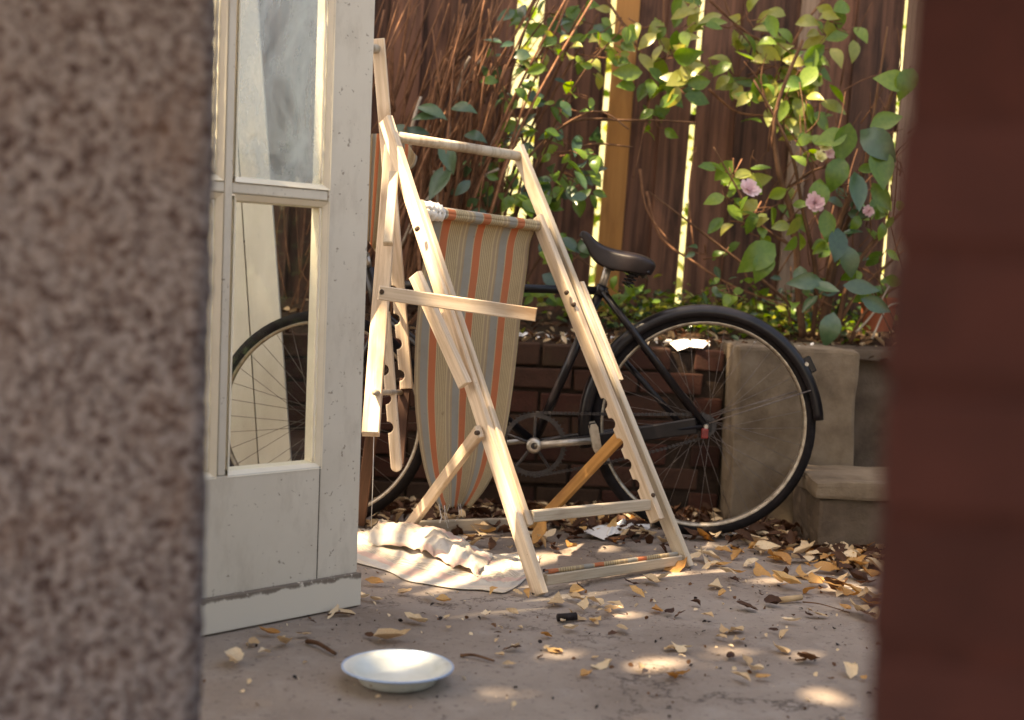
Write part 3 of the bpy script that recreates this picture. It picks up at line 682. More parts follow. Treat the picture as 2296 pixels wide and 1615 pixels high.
btube('seat_cluster', [ST-(ST-BB).normalized()*.018, ST+(ST-BB).normalized()*.014], .019)
btube('seat_bolt', [ST+Vector((.016, -.03, -.006)), ST+Vector((.016, .03, -.006))], .006)
btube('brake_rod', [P(1392, 800, BY+.05), P(1548, 975, BY+.05)], .010)
SPt = P(1366, 590, BY)
btube('seat_post', [ST, SPt], .0125, 'steel')
# mudguards (half-round section swept round the wheel)
def guard(hub, R, a0, a1, nm='mudguard', off=(0, 0)):
    bm = bmesh.new(); rings = []; n = 56
    for k in range(n+1):
        a = math.radians(a0+(a1-a0)*k/n); ring = []
        for (yy, dr) in ((-.030, -.030), (-.031, -.012), (-.025, .000), (-.012, .006), (0, .008), (.012, .006), (.025, .000), (.031, -.012), (.030, -.030)):
            rr = R + dr; ring.append(bm.verts.new((rr*math.cos(a)+off[0], yy, rr*math.sin(a)+off[1])))
        rings.append(ring)
    for a, b_ in zip(rings, rings[1:]):
        for q in range(8): bm.faces.new((a[q], a[q+1], b_[q+1], b_[q]))
    ob = put(nm, done(bm, smooth=True), M['black'], bk_, Matrix.Translation(hub)); sm = ob.modifiers.new('thick', 'SOLIDIFY'); sm.thickness = .0012
    return ob
guard(RH, RR+.024, 6, 192, off=(-.006, -.010))
ga = math.radians(33); tl = RH + Vector(((RR+.02)*math.cos(ga), 0, (RR+.01)*math.sin(ga)))
put('lamp_bracket', done(boxbm(-.012, .022, -.012, .012, -.030, .022, .004)), M['black'], bk_, Matrix.Translation(tl) @ Matrix.Rotation(-.5, 4, 'Y'))
put('bracket_bolt', done(lathebm([(0, -.030), (.006, -.030), (.007, -.012), (.007, .012)], 10, axis='y')), M['steel'], bk_, Matrix.Translation(tl+Vector((-.004, 0, .004))))
# mudguard flap lower down
btube('guard_stay', [RH+Vector((.01, -.06, .01)), RH+Vector((RR*.98*math.cos(.36), -.034, RR*.98*math.sin(.36)))], .0022, 'spoke', 6)
btube('guard_stay', [RH+Vector((.01, .06, .01)), RH+Vector((RR*.98*math.cos(.36), .034, RR*.98*math.sin(.36)))], .0022, 'spoke', 6)
# drive
cyl = lambda r, y0, y1, n=40: lathebm([(0, y0), (r, y0), (r, y1), (0, y1)], n, axis='y')
bm = lathebm([(.085, -.046), (.098, -.046), (.098, -.042), (.085, -.042), (.085, -.046)], 46, axis='y')
for k in range(46):
    a = 2*math.pi*k/46; c_, s_ = math.cos(a), math.sin(a); t1 = Vector((-s_, 0, c_))*.0035
    v0 = Vector((.097*c_, -.044, .097*s_)); v1 = Vector((.104*c_, -.044, .104*s_))
    bm.faces.new([bm.verts.new(q) for q in (v0-t1, v0+t1, v1+t1*.4, v1-t1*.4)])
for k in range(5):
    a = 2*math.pi*k/5+.3; d = Vector((math.cos(a), 0, math.sin(a))); tubebm([d*.018+Vector((0, -.044, 0)), d*.088+Vector((0, -.044, 0))], .005, 6, bm)
put('chainwheel', done(bm, smooth=False), M['chain'], bk_, Matrix.Translation(BB))
put('bottom_bracket', done(lathebm([(0, -.06), (.008, -.06), (.012, -.05), (.021, -.036), (.021, .036), (.012, .05), (0, .05)], 20, axis='y'), smooth=True), M['black'], bk_, Matrix.Translation(BB))
PD = P(1331, 988, BY-.075)
c0 = BB+Vector((0, -.068, 0)); c1 = PD
cr = empty('crank', c0)
cr.parent = bk_; cr.matrix_local = WM[bk_].inverted() @ WM[cr]
put('crank_arm', done(tubebm([c0-c0, (c1-c0)], [.0125, .0105], 8), smooth=True), M['steel'], cr, Matrix.Translation(c0))
put('crank_boss', done(lathebm([(.0105, -.014), (.020, -.014), (.024, -.006), (.024, .010), (.0105, .010)], 24, axis='y'), smooth=True), M['steel'], cr, Matrix.Translation(c0))
put('cotter', done(lathebm([(0, -.010), (.0115, -.010), (.0115, .0)], 14, axis='y')), M['chain'], cr, Matrix.Translation(c0))
far = BB*2 - PD; tube('far_crank_arm', [BB+Vector((0, .06, 0)), Vector((far.x, BY+.075, far.z))], .0085, M['steel'], cr)
def pedal(q, s):
    pd = empty('pedal', q); pd.parent = bk_; pd.matrix_local = WM[bk_].inverted() @ WM[pd]
    Mq = Matrix.Translation(q) @ Matrix.Rotation(math.radians(78), 4, 'Y')
    put('pedal_spindle', done(cyl(.007, 0, s*.09, 12)), M['steel'], pd, Mq)
    for y in (.02, .092):
        put('pedal_plate', done(prism([(-.045, -.008), (-.032, -.013), (.032, -.013), (.045, -.008), (.045, .008), (.032, .013), (-.032, .013), (-.045, .008)], s*y-.0015, s*y+.0015)), M['steel'], pd, Mq)
    for x in (-.030, .030): put('pedal_rubber', done(boxbm(x-.011, x+.011, min(s*.024, s*.09), max(s*.024, s*.09), -.011, .011, .003)), M['rubber'], pd, Mq)
pedal(PD+Vector((0, -.008, .018)), -1); pedal(Vector((far.x, BY+.085, far.z)), 1)
# chain: two runs and sprocket
put('sprocket', done(cyl(.036, -.046, -.042, 18)), M['chain'], bk_, Matrix.Translation(RH))
for s in (1, -1):
    a = BB+Vector((.0, -.044, s*.1)); b_ = RH+Vector((0, -.044, s*.036)); n = 42; bm = bmesh.new()
    for k in range(n):
        q = a.lerp(b_, (k+.5)/n)-a; q.z -= (.010 if s < 0 else .003)*math.sin(math.pi*(k+.5)/n); boxbm(q.x-.0052, q.x+.0052, q.y-.004, q.y+.004, q.z-.0042, q.z+.0042, 0, bm)
    put('chain_run', done(bm), M['chain'], bk_, Matrix.Translation(a))
# dark chain case along the upper run
ca, cb_ = P(1325, 990, BY-.058), P(1562, 955, BY-.058); Mf, L_ = frame(ca, cb_, Vector((0, 0, 1)))
put('chain_case', done(prism([(-.020, 0), (.020, 0), (.026, L_), (-.024, L_)], -.008, .008, .004)), M['black'], bk_, Matrix.Translation(ca) @ Mf)
put('reflector', done(boxbm(-.011, .011, -.008, .004, -.016, .016, .004)), M['red'], bk_, Matrix.Translation(P(1580, 972, BY-.078)))
# saddle
NO, TA = P(1303, 517, BY), P(1468, 596, BY)
sx = (TA-NO); sx.y = 0; Ls_ = sx.length; sx.normalize(); sz_ = Vector((-sx.z, 0, sx.x)); sz_ = sz_ if sz_.z > 0 else -sz_
SMt = Matrix.Translation(NO) @ Matrix((sx, Vector((0, 1, 0)), sz_)).transposed().to_4x4()
st_ = [(0, .010, -.004, .018), (.03, .020, .004, .030), (.10, .026, .005, .042), (.18, .034, -.005, .050), (.28, .044, -.012, .068), (.42, .060, -.010, .080), (.58, .084, .000, .084), (.74, .102, .012, .080), (.88, .106, .016, .074), (.97, .095, .010, .058), (1.0, .078, .000, .046)]
bm = bmesh.new(); rings = []
for (t_, hw_, zt, drop) in st_:
    ring = []; hw_ *= .90; drop *= .82
    for q in range(15):
        a = math.radians(-100 + 200*q/14); yy = hw_*math.sin(a)/math.sin(math.radians(90)) if abs(a) < math.pi/2 else hw_*math.copysign(1, a)*(1-.08*(abs(a)-math.pi/2)*4)
        cz = max(0, math.cos(a)) if abs(a) <= math.pi/2 else 0
        zz = zt - drop*.42*(1-cz**.55) if abs(a) <= math.pi/2 else zt - drop*(.42+ (abs(a)-math.pi/2)/math.radians(10)*.58)
        ring.append(bm.verts.new((t_*Ls_, yy, zz)))
    rings.append(ring)
for a, b_ in zip(rings, rings[1:]):
    for q in range(14): bm.faces.new((a[q], a[q+1], b_[q+1], b_[q]))
bm.faces.new(rings[0])
me = done(bm, smooth=True); so_ = put('saddle', me, M['leather'], bk_, SMt)
sm = so_.modifiers.new('thick', 'SOLIDIFY'); sm.thickness = .004; ss = so_.modifiers.new('sub', 'SUBSURF'); ss.levels = ss.render_levels = 2
put('cantle_plate', done(tubebm(spline([Vector((Ls_*.93, .09*math.sin(a), -.030-.028*math.cos(a*1.0)*0 - .018*(1-abs(math.sin(a))))) for a in [(-1.35+.3*k) for k in range(10)]], 3), .006, 8), smooth=True), M['black'], so_, SMt)
for s in (-1, 1):
    put('saddle_rail', done(tubebm(spline([Vector((Ls_*.06, s*.006, -.022)), Vector((Ls_*.30, s*.020, -.046)), Vector((Ls_*.55, s*.024, -.050)), Vector((Ls_*.80, s*.045, -.052)), Vector((Ls_*.92, s*.06, -.040))], 4), .0042, 8), smooth=True), M['black'], so_, SMt)
    hel = [Vector((Ls_*.80+.013*math.cos(k*.7), s*.055+.013*math.sin(k*.7), -.092+.0013*k)) for k in range(50)]
    put('saddle_spring', done(tubebm(hel, .0022, 6), smooth=True), M['black'], so_, SMt)
put('saddle_clamp', done(boxbm(Ls_*.44, Ls_*.58, -.03, .03, -.072, -.040, .008)), M['black'], so_, SMt)
put('nose_bolt', done(lathebm([(0, -.011), (.0055, -.011), (.0055, .011), (0, .011)], 12, axis='y')), M['steel'], so_, SMt @ Matrix.Translation((.016, 0, -.020)))
# stem and straight handlebar (behind the door)
stt = HT+(HT-HB)*.6; tp = HT+(HT-HB)*1.1
btube('stem', [stt, tp], .011, 'steel')
hbp = spline([tp+Vector((-.03, -.24, -.02)), tp+Vector((-.05, -.2, .0)), tp+Vector((-.04, -.1, .0)), tp, tp+Vector((-.04, .1, 0)), tp+Vector((-.05, .2, 0)), tp+Vector((-.03, .24, -.02))], 4)
btube('handlebar', hbp, .011, 'steel')
for s in (0, -1):
    a = hbp[0] if s == 0 else hbp[-1]; b_ = hbp[3] if s == 0 else hbp[-4]; btube('grip', [a, a.lerp(b_, 1.2)], .015, 'rubber')

# ------------------------------------------------------------------ bowl and small litter
bc = G(892, 1494, .034)
bowl = empty('enamel_bowl', (bc.x, bc.y, 0), 'shallow white enamel bowl with pale blue rim and food scraps on the patio', 'bowl')
Rb = .108
prof = [(0, .004), (.062, .004), (.074, .010), (.084, .023), (.090, .028), (Rb-.002, .0335), (Rb, .0325), (Rb-.001, .0305), (.090, .025), (.082, .018), (.074, .003), (.062, .0), (.0, .0)]
me = done(lathebm([(max(r, .0001), h) for r, h in prof], 64), smooth=True); body = put('dish', me, M['enamel'], bowl, Matrix.Translation((bc.x, bc.y, .002)))
bmr = bmesh.new(); n = 64
pts = [Vector((Rb*math.cos(2*math.pi*k/n), Rb*math.sin(2*math.pi*k/n), .0325)) for k in range(n+1)]
put('rim', done(tubebm(pts, .0022, 8, bmr, cap=False), smooth=True), M['enamelblue'], bowl, Matrix.Translation((bc.x, bc.y, .002)))
for k in range(9):
    a = rnd(3.6, 5.0); rr = rnd(.045, .078); s = rnd(.003, .008)
    bm = bmesh.new(); bmesh.ops.create_icosphere(bm, subdivisions=1, radius=s)
    for v in bm.verts: v.co += noise.noise_vector(v.co*300)*.0015; v.co.z *= .5; v.co.x *= rnd(1.2, 1.6)
    put('food_scrap', done(bm), M['scrap'], bowl, Matrix.Translation((bc.x+rr*math.cos(a), bc.y+rr*math.sin(a), .009+max(0, rr-.066)*.7)))
q = G(1271, 1394); cs = tube('burnt_stub', [q+Vector((-.022, -.006, .010)), q+Vector((.022, .010, .011))], .0095, M['char'], None, 10); tag(cs, 'short black charred stub lying in front of the deckchair', 'stub')
q = G(1773, 1352); cs = tube('rolled_paper', [q+Vector((-.030, -.008, .008)), q+Vector((.030, .012, .013))], [.008, .0075], M['drytan'], None, 8); tag(cs, 'small pale tan rolled up leaf lying right of the deckchair', 'leaf')
def twig(a, b_, r, label, m='bark'):
    q0, q1 = G(*a, .006), G(*b_, .007); pts = spline([q0, q0.lerp(q1, .4)+Vector((0, .006, .004)), q1], 4); o = tube('twig', pts, [r*(1-.05*k) for k in range(len(pts))], M[m], None, 6); tag(o, label, 'twig')
twig((688, 1438), (752, 1466), .006, 'thick dark twig lying left of the white bowl')
twig((1033, 1470), (1108, 1482), .004, 'thin brown curled twig lying right of the white bowl')
twig((1800, 1350), (1905, 1374), .002, 'thin straight twig at the right of the patio')
twig((735, 1380), (795, 1378), .003, 'short dark twig by the foot of the door')
twig((1575, 1180), (1700, 1205), .003, 'pale twig among leaves below the rear wheel', 'deadtwig')
def scrap(pts, label, z=.012, m='paper', nm='torn_paper'):
    qs = [G(*p_) for p_ in pts]; c_ = sum(qs, Vector())/len(qs); bm = bmesh.new()
    ring = []
    for i, q in enumerate(qs):
        nx = qs[(i+1) % len(qs)]
        for k in range(4):
            w = q.lerp(nx, k/4)-c_; w += Vector((rnd(-.006, .006), rnd(-.008, .008), 0)); ring.append(w)
    mid = [w*.5 for w in ring]
    def hh(w): return z*(.55+noise.noise(w*22)) + .012*abs(noise.noise(w*40))
    R1 = [bm.verts.new((w.x, w.y, .006+hh(w)*.7)) for w in ring]; R2 = [bm.verts.new((w.x, w.y, .012+hh(w)*1.4)) for w in mid]; cc = bm.verts.new((0, 0, .016))
    n = len(ring)
    for i in range(n):
        bm.faces.new((R1[i], R1[(i+1) % n], R2[(i+1) % n], R2[i])); bm.faces.new((R2[i], R2[(i+1) % n], cc))
    o = put(nm, done(bm), M[m], None, Matrix.Translation(c_)); tag(o, label, 'paper'); sm = o.modifiers.new('thick', 'SOLIDIFY'); sm.thickness = .001; return o
scrap([(1300, 1204), (1345, 1190), (1400, 1180), (1460, 1178), (1455, 1196), (1400, 1206), (1350, 1214)], 'crumpled white paper on the ground between deckchair and rear wheel')
scrap([(1590, 1192), (1660, 1186), (1740, 1196), (1690, 1212), (1620, 1208)], 'grey crumpled paper on leaves under the rear wheel')

pa = [P(x, y, Y) for x, y, Y in ((1498, 770, 4.66), (1530, 762, 4.70), (1560, 766, 4.69), (1592, 768, 4.66), (1576, 786, 4.59), (1545, 780, 4.60), (1520, 790, 4.59))]
bm = bmesh.new(); cq = sum(pa, Vector())/len(pa); fr_ = [bm.verts.new(q-cq+Vector((0, 0, rnd(.002, .012)))) for q in pa]; ce = bm.verts.new((0, -.01, .014))
for i in range(len(fr_)): bm.faces.new((fr_[i], fr_[(i+1) % len(fr_)], ce))
o = put('torn_paper', done(bm), M['paper'], None, Matrix.Translation(cq)); tag(o, 'bright torn paper on the wall top seen through the rear wheel', 'paper'); sm = o.modifiers.new('thick', 'SOLIDIFY'); sm.thickness = .001
# ------------------------------------------------------------------ leaves
def leafmesh(w=.5, fold=.15, curl=.25, twist=0.0, nseg=6, skew=0.0, pw=.85):
    """one leaf, length 1 along x from the stalk, normal +z"""
    bm = bmesh.new(); L, Md, Rr = [], [], []
    for k in range(nseg+1):
        t = k/nseg; hw = w/2*math.sin(math.pi*min(1, t**pw))*(1.0 if t < .999 else 0)
        z = curl*(t-.5)**2*2 - curl*.2; tw = twist*(t-.5); y0 = skew*math.sin(math.pi*t)
        cy, sy = math.cos(tw), math.sin(tw)
        Md.append(bm.verts.new((t, y0, z)))
        L.append(bm.verts.new((t, y0+hw*cy-0*sy, z+fold*hw*2+hw*sy))); Rr.append(bm.verts.new((t, y0-hw*cy, z+fold*hw*2-hw*sy)))
    for k in range(nseg):
        for A, B in ((Md, L), (Rr, Md)):
            try: bm.faces.new((A[k], A[k+1], B[k+1], B[k]))
            except ValueError: pass
    bmesh.ops.remove_doubles(bm, verts=bm.verts[:], dist=1e-5)
    return done(bm, smooth=True)
FAL = {}
for mk in ('drytan', 'dryyellow', 'drybrown'):
    FAL[mk] = []
    for k in range(14):
        me = leafmesh(rnd(.30, .72), rnd(.0, .5), rnd(-.2, .40), rnd(-.7, .7), 6, rnd(-.14, .14), rnd(.65, 1.1)); me.materials.append(M[mk])
        sd_ = rnd(0, 90)
        for v in me.vertices:
            w_ = noise.noise_vector(v.co*5+Vector((sd_, 0, 0))); v.co += Vector((w_.x*.05, w_.y*.07, w_.z*.10)); FAL[mk].append(me)
COLN = {'drytan': 'pale tan', 'dryyellow': 'yellow', 'drybrown': 'dark brown'}
def fall(px, py, ln, mk, zone, yaw=None, up=0.0, z=None, label=None):
    q = G(px, py); L = ln
    yw = rnd(0, 6.28) if yaw is None else yaw
    Mx = Matrix.Translation((q.x, q.y, gz(q.x, q.y)+(z if z is not None else .005+L*.10))) @ Matrix.Rotation(yw, 4, 'Z') @ Matrix.Rotation(-up+rnd(-.18, .18), 4, 'Y') @ Matrix.Rotation(rnd(-.35, .35), 4, 'X') @ Matrix.Diagonal((L, L, L, 1)) @ Matrix.Translation((-.5, 0, 0))
    o = put('fallen_leaf', random.choice(FAL[mk]), None, None, Mx)
    tag(o, label or f'{COLN[mk]} dry leaf {zone[0]}', 'leaf', None if label else f'{COLN[mk]} leaves {zone[1]}'); return o
ZF = ('scattered on the open patio in the foreground', 'on the open patio')
near = [(604,1426,.055,'dryyellow'),(566,1449,.05,'drytan'),(632,1451,.065,'drytan'),(531,1490,.085,'drytan'),(1141,1499,.03,'drytan'),(746,1382,.06,'drytan'),(776,1381,.045,'drytan'),
 (934,1399,.07,'drytan'),(1089,1385,.04,'drytan'),(1147,1383,.045,'drytan'),(1164,1412,.03,'drytan'),(966,1346,.07,'drytan'),(994,1354,.045,'dryyellow'),(839,1315,.05,'dryyellow'),(908,1335,.04,'drytan'),
 (1108,1333,.045,'dryyellow'),(817,1346,.06,'drytan'),(1186,1337,.045,'dryyellow'),(1242,1356,.075,'drytan'),(1312,1369,.06,'drytan'),(1353,1380,.06,'drytan'),(1294,1390,.05,'drytan'),(1499,1378,.045,'drybrown'),
 (1585,1391,.05,'drytan'),(1674,1369,.06,'drybrown'),(1398,1419,.06,'drytan'),(1652,1421,.065,'drytan'),(1652,1444,.065,'drytan'),(1506,1462,.05,'drytan'),(1747,1465,.05,'drytan'),(1760,1429,.045,'drytan'),(1775,1399,.05,'drytan'),
 (1831,1385,.06,'drytan'),(1368,1494,.04,'drytan'),(1503,1526,.045,'dryyellow'),(1697,1512,.055,'drytan'),(1672,1489,.04,'drytan'),(1659,1531,.06,'drytan'),(1898,1515,.06,'drytan'),(1600,1319,.07,'drytan'),(1616,1339,.05,'dryyellow'),
 (1484,1302,.055,'drytan'),(1462,1311,.065,'drytan'),(1417,1313,.05,'drybrown'),(846,1352,.04,'drytan'),(1290,1348,.05,'drytan'),(1330,1402,.04,'drytan'),(1560,1360,.03,'drybrown'),(1105,1410,.02,'drybrown'),(1210,1480,.02,'drybrown'),(700,1400,.02,'drybrown')]
ORD = ['leftmost', 'second from left', 'third from left', 'fourth from left', 'fifth from left', 'sixth from left', 'seventh from left', 'eighth from left', 'ninth from left', 'tenth from left', 'eleventh from left', 'twelfth from left']
def zone_of(a):
    x, y = a[0], a[1]
    if x < 800: return 'at the foot of the door'
    if x < 1200: return 'between the bowl and the crumpled canvas' if y < 1425 else 'beside the bowl'
    if x < 1480: return 'in front of the deckchair bottom bar' if y < 1410 else 'on the bare patio right of the bowl'
    return 'on the patio right of the deckchair foot' if y < 1400 else 'in the bottom right of the patio'
for key in sorted({(zone_of(a), a[3]) for a in near}):
    mem = sorted((a for a in near if (zone_of(a), a[3]) == key), key=lambda a: a[0])
    for i, a in enumerate(mem):
        lab = f'{ORD[i]} of the {COLN[key[1]]} leaves {key[0]}' if len(mem) > 1 else f'single {COLN[key[1]]} leaf lying {key[0]}'
        o = fall(*a, ZF, up=rnd(0, .35), label=lab); o['group'] = f'{COLN[key[1]]} leaves on the open patio'
fall(880, 1440, .085, 'drytan', ZF, yaw=.05, up=.25, label='largest tan leaf, arched just behind the white bowl')
fall(1428, 1334, .060, 'dryyellow', ZF, yaw=2.4, up=.5, label='upright rounded yellow leaf in front of the deckchair bottom bar')
fall(1516, 1280, .085, 'dryyellow', ZF, yaw=.5, up=.45, label='large yellow leaf leaning against the right foot of the deckchair')
fall(1205, 1228, .10, 'dryyellow', ZF, yaw=1.0, up=.95, z=.05, label='big upright yellow leaf beside the left rail of the deckchair')
fall(1375, 1202, .075, 'dryyellow', ZF, yaw=1.2, up=.8, z=.03, label='yellow leaf lying on the crumpled white paper')
ZB = ('lying loose on the bare patio right of the bowl', 'loose on the bare patio')
random.seed(21)
for k in range(46):
    x = rnd(1100, 1950); y = rnd(1320, 1530); fall(x, y, rnd(.018, .06), random.choice(['drytan', 'drytan', 'drytan', 'dryyellow', 'drybrown']), ZB, up=abs(random.gauss(0, .2)))
for k in range(16):
    x = rnd(480, 1180); y = rnd(1340, 1540)
    if y > 1560-.2*x and not (730 < x < 1050 and y > 1440): fall(x, y, rnd(.015, .05), random.choice(['drytan', 'drytan', 'drybrown']), ('lying loose on the patio left of the bowl', 'loose left of the bowl'), up=abs(random.gauss(0, .2)))
random.seed(22)
ZR = ('drifted against the concrete step at right', 'drifted at the concrete step'); ZC = ('lying under the deckchair and bicycle', 'under the deckchair and bicycle'); ZS = ('lying in the drift right of the deckchair', 'right of the deckchair')
def wedge(n, x0, x1, y0, y1, zone, mats, s0, s1, keep=lambda x, y: True):
    k = 0
    while k < n:
        x, y = rnd(x0, x1), rnd(y0, y1)
        if not keep(x, y): continue
        fall(x, y, rnd(s0, s1), random.choice(mats), zone, up=abs(random.gauss(0, .3)), z=rnd(.006, .03)); k += 1
wedge(120, 1545, 1960, 1205, 1345, ZS, ['drytan', 'drytan', 'dryyellow', 'dryyellow', 'drybrown'], .03, .095, lambda x, y: random.random() < max(.1, 1-(y-1205)/150 + (x-1750)/500))
wedge(26, 1870, 1965, 1255, 1400, ZR, ['drytan', 'drytan', 'dryyellow', 'drybrown'], .05, .085)
wedge(95, 1050, 1520, 1130, 1240, ZC, ['drytan', 'dryyellow', 'drybrown', 'drybrown', 'drybrown'], .04, .08)
wedge(30, 1400, 1820, 1165, 1215, ZC, ['drybrown', 'drybrown', 'drytan'], .04, .075)
# dense brown litter along the wall foot: nobody could count it
def cloud(name, pts, sizes, mats, label, kind='stuff', flat=.4, seed=0, wid=.45, cat=None, parent=None, face=None):
    rs = np.random.RandomState(seed); n = len(pts); P_ = np.array(pts, float); sz = np.array(sizes)
    nrm = rs.normal(size=(n, 3)); nrm[:, 2] = np.abs(nrm[:, 2])+flat*2
    if face is not None: nrm = rs.normal(size=(n, 3))*.8 + np.array(face)
    nrm /= np.linalg.norm(nrm, axis=1)[:, None]
    a = rs.normal(size=(n, 3)); a -= (a*nrm).sum(1)[:, None]*nrm; a /= np.linalg.norm(a, axis=1)[:, None]; b = np.cross(nrm, a)
    a *= sz[:, None]; b *= (sz*wid)[:, None]; nn = nrm*(sz*.16)[:, None]
    V = np.stack([P_-a*.5, P_-a*.12+b*.48+nn, P_+a*.25+b*.36+nn, P_+a*.5, P_+a*.25-b*.36+nn, P_-a*.12-b*.48+nn], 1).reshape(-1, 3)
    base = np.arange(n)*6
    F = np.stack([np.stack([base, base+1, base+2, base+3], 1), np.stack([base, base+3, base+4, base+5], 1)], 1).reshape(-1, 4)
    me = bpy.data.meshes.new(name); me.vertices.add(len(V)); me.vertices.foreach_set('co', V.ravel()); me.loops.add(F.size); me.loops.foreach_set('vertex_index', F.ravel())
    me.polygons.add(len(F)); me.polygons.foreach_set('loop_start', np.arange(len(F))*4); me.polygons.foreach_set('material_index', np.repeat(rs.randint(0, len(mats), n), 2)); me.update(calc_edges=True)
    for m_ in mats: me.materials.append(m_)
    o = put(name, me, None, parent)
    if label or kind: tag(o, label, cat, None, kind)
    return o
pts, sz = [], []
for k in range(1500):
    x, y = rnd(-1.2, 1.3), 4.58-abs(random.gauss(0, .22))
    if x > .93 and y > 3.97: y = 3.97-abs(random.gauss(0, .08))
    if .72 < x < .93 and y > 4.38: y = 4.38-rnd(0, .3)
    pts.append((x, y, gz(x, y)+rnd(.006, .03))); sz.append(rnd(.03, .075))
cloud('leaf_litter', pts, sz, [M['drybrown'], M['drybrown'], M['drybrown'], M['drytan']], 'brown leaf litter along the foot of the brick wall', seed=3)
pts = [(rnd(-.9, 1.0), rnd(2.4, 4.2), 0) for _ in range(900)]; pts = [(x, y, gz(x, y)+rnd(.002, .005)) for x, y, _ in pts]
cloud('grit', pts, [random.choice((.003, .004, .006, .008, .013)) for _ in pts], [M['drybrown'], M['char'], M['drytan']], 'grit and crumbs of dry leaf over the patio', seed=15, wid=.8)
pts = [(rnd(-1.5, 2.2), rnd(4.68, 5.4), 0) for _ in range(900)]; pts = [(x, y, bedz(x, y)+rnd(.004, .02)) for x, y, _ in pts]
cloud('bed_litter', pts, [rnd(.02, .06) for _ in pts], [M['drybrown'], M['drybrown'], M['drytan']], 'brown litter on the raised garden bed', seed=5)
pts = []
for k in range(1300):
    x = random.gauss(.85, .34); y = 5.43-abs(random.gauss(0, .22)); h = abs(random.gauss(0, .05))
    pts.append((x, max(4.8, y), bedz(x, y)+.01+h))
cloud('ground_cover', pts, [rnd(.018, .05) for _ in pts], [M['leafgreen'], M['leafyellow'], M['leafdark']], 'low green ground cover along the foot of the fence', seed=6, wid=.6)
pts = [(rnd(.0, 1.1)+rnd(-.4, .0), rnd(4.62, 4.76), .585+rnd(0, .02)) for _ in range(160)]
cloud('crumbs', [(x, y, z) for x, y, z in pts], [rnd(.015, .04) for _ in pts], [M['drytan'], M['paper'], M['drybrown'], M['drybrown']], 'pale crumbs and leaf bits along the wall top', seed=8)

pts = [(rnd(-1.6, 3.2), rnd(6.3, 7.6), rnd(.1, 2.6)) for _ in range(2600)]
cloud('far_foliage', pts, [rnd(.05, .12) for _ in pts], [M['leafyellow'], M['leafgreen'], M['leafyellow']], 'pale sunlit foliage glimpsed through the fence gaps', seed=17, wid=.6)
sh_ = empty('added_hedge', (3.2, 2.6, 0), 'added unseen dark green hedge that darkens the door glass reflection', 'hedge')  # hedge added out of view to darken what the door glass reflects
put('hedge_core', done(boxbm(2.95, 3.6, 1.0, 5.4, 0, 1.22, .05)), M['soil'], sh_)
pts = [(2.95-abs(random.gauss(0, .07)), rnd(1.0, 5.4), rnd(.02, 1.3)) for _ in range(4000)] + [(rnd(2.85, 3.6), rnd(1.0, 5.4), 1.22+abs(random.gauss(0, .06))) for _ in range(2500)]
cloud('hedge_leaves', pts, [rnd(.05, .09) for _ in pts], [M['leafdark']], None, 'stuff', seed=19, wid=.55, parent=sh_)
# ------------------------------------------------------------------ shrubs
LV = {}
for mk in ('leafdark', 'leafgreen', 'leafyellow'):
    LV[mk] = []
    for k in range(6):
        me = leafmesh(rnd(.44, .62), rnd(.05, .25), rnd(-.5, .2), rnd(-.3, .3), 6, 0, .8); me.materials.append(M[mk]); LV[mk].append(me)
def leaf(parent, q, L, mk, d=None, nrm=None):
    d = d or Vector((rnd(-1, 1), rnd(-.5, .5), rnd(-1, .3))); d.normalize()
    nrm = nrm or Vector((rnd(-.6, .6), -1+rnd(-.3, .8), rnd(-.2, .9))); nrm = (nrm - d*nrm.dot(d)).normalized()
    y = nrm.cross(d)
    Mx = Matrix.Translation(q) @ Matrix((d, y, nrm)).transposed().to_4x4() @ Matrix.Diagonal((L, L, L, 1))
    return put('leaf', random.choice(LV[mk]), None, parent, Mx)
def stem(parent, pts, r0, r1, m='bark', name='branch', k=5, n=6):
    sp = spline([Vector(p_) for p_ in pts], k); nn = len(sp)
    return tube(name, sp, [r0+(r1-r0)*i/(nn-1) for i in range(nn)], M[m], parent, n), sp
def cluster(sh, cx, cy, rx, ry, n, s0, s1, mats, Y, dY=.15, twigm='twig'):
    if Y > 4.9 and cx < 1400: n = int(n*1.3); s0 *= .8
    elif Y < 4.9: n = int(n*.85); s0 *= .85; s1 *= .95
    c_ = P(cx, cy, Y)
    for k in range(n):
        a = rnd(0, 6.28); rr = math.sqrt(random.random()); q = P(cx+rx*rr*math.cos(a), cy+ry*rr*math.sin(a), Y+rnd(-dY, dY))
        leaf(sh, q, rnd(s0, s1), random.choice(mats))
        if k % 3 == 0: tube('twig', [q, q.lerp(c_, .5)+Vector((rnd(-.02, .02), 0, rnd(-.03, .01))), c_+Vector((rnd(-.05, .05), rnd(-.05, .05), rnd(-.05, .05)))], [.0018, .0022, .0028], M[twigm], sh, 4)
g, y_, d_ = 'leafgreen', 'leafyellow', 'leafdark'
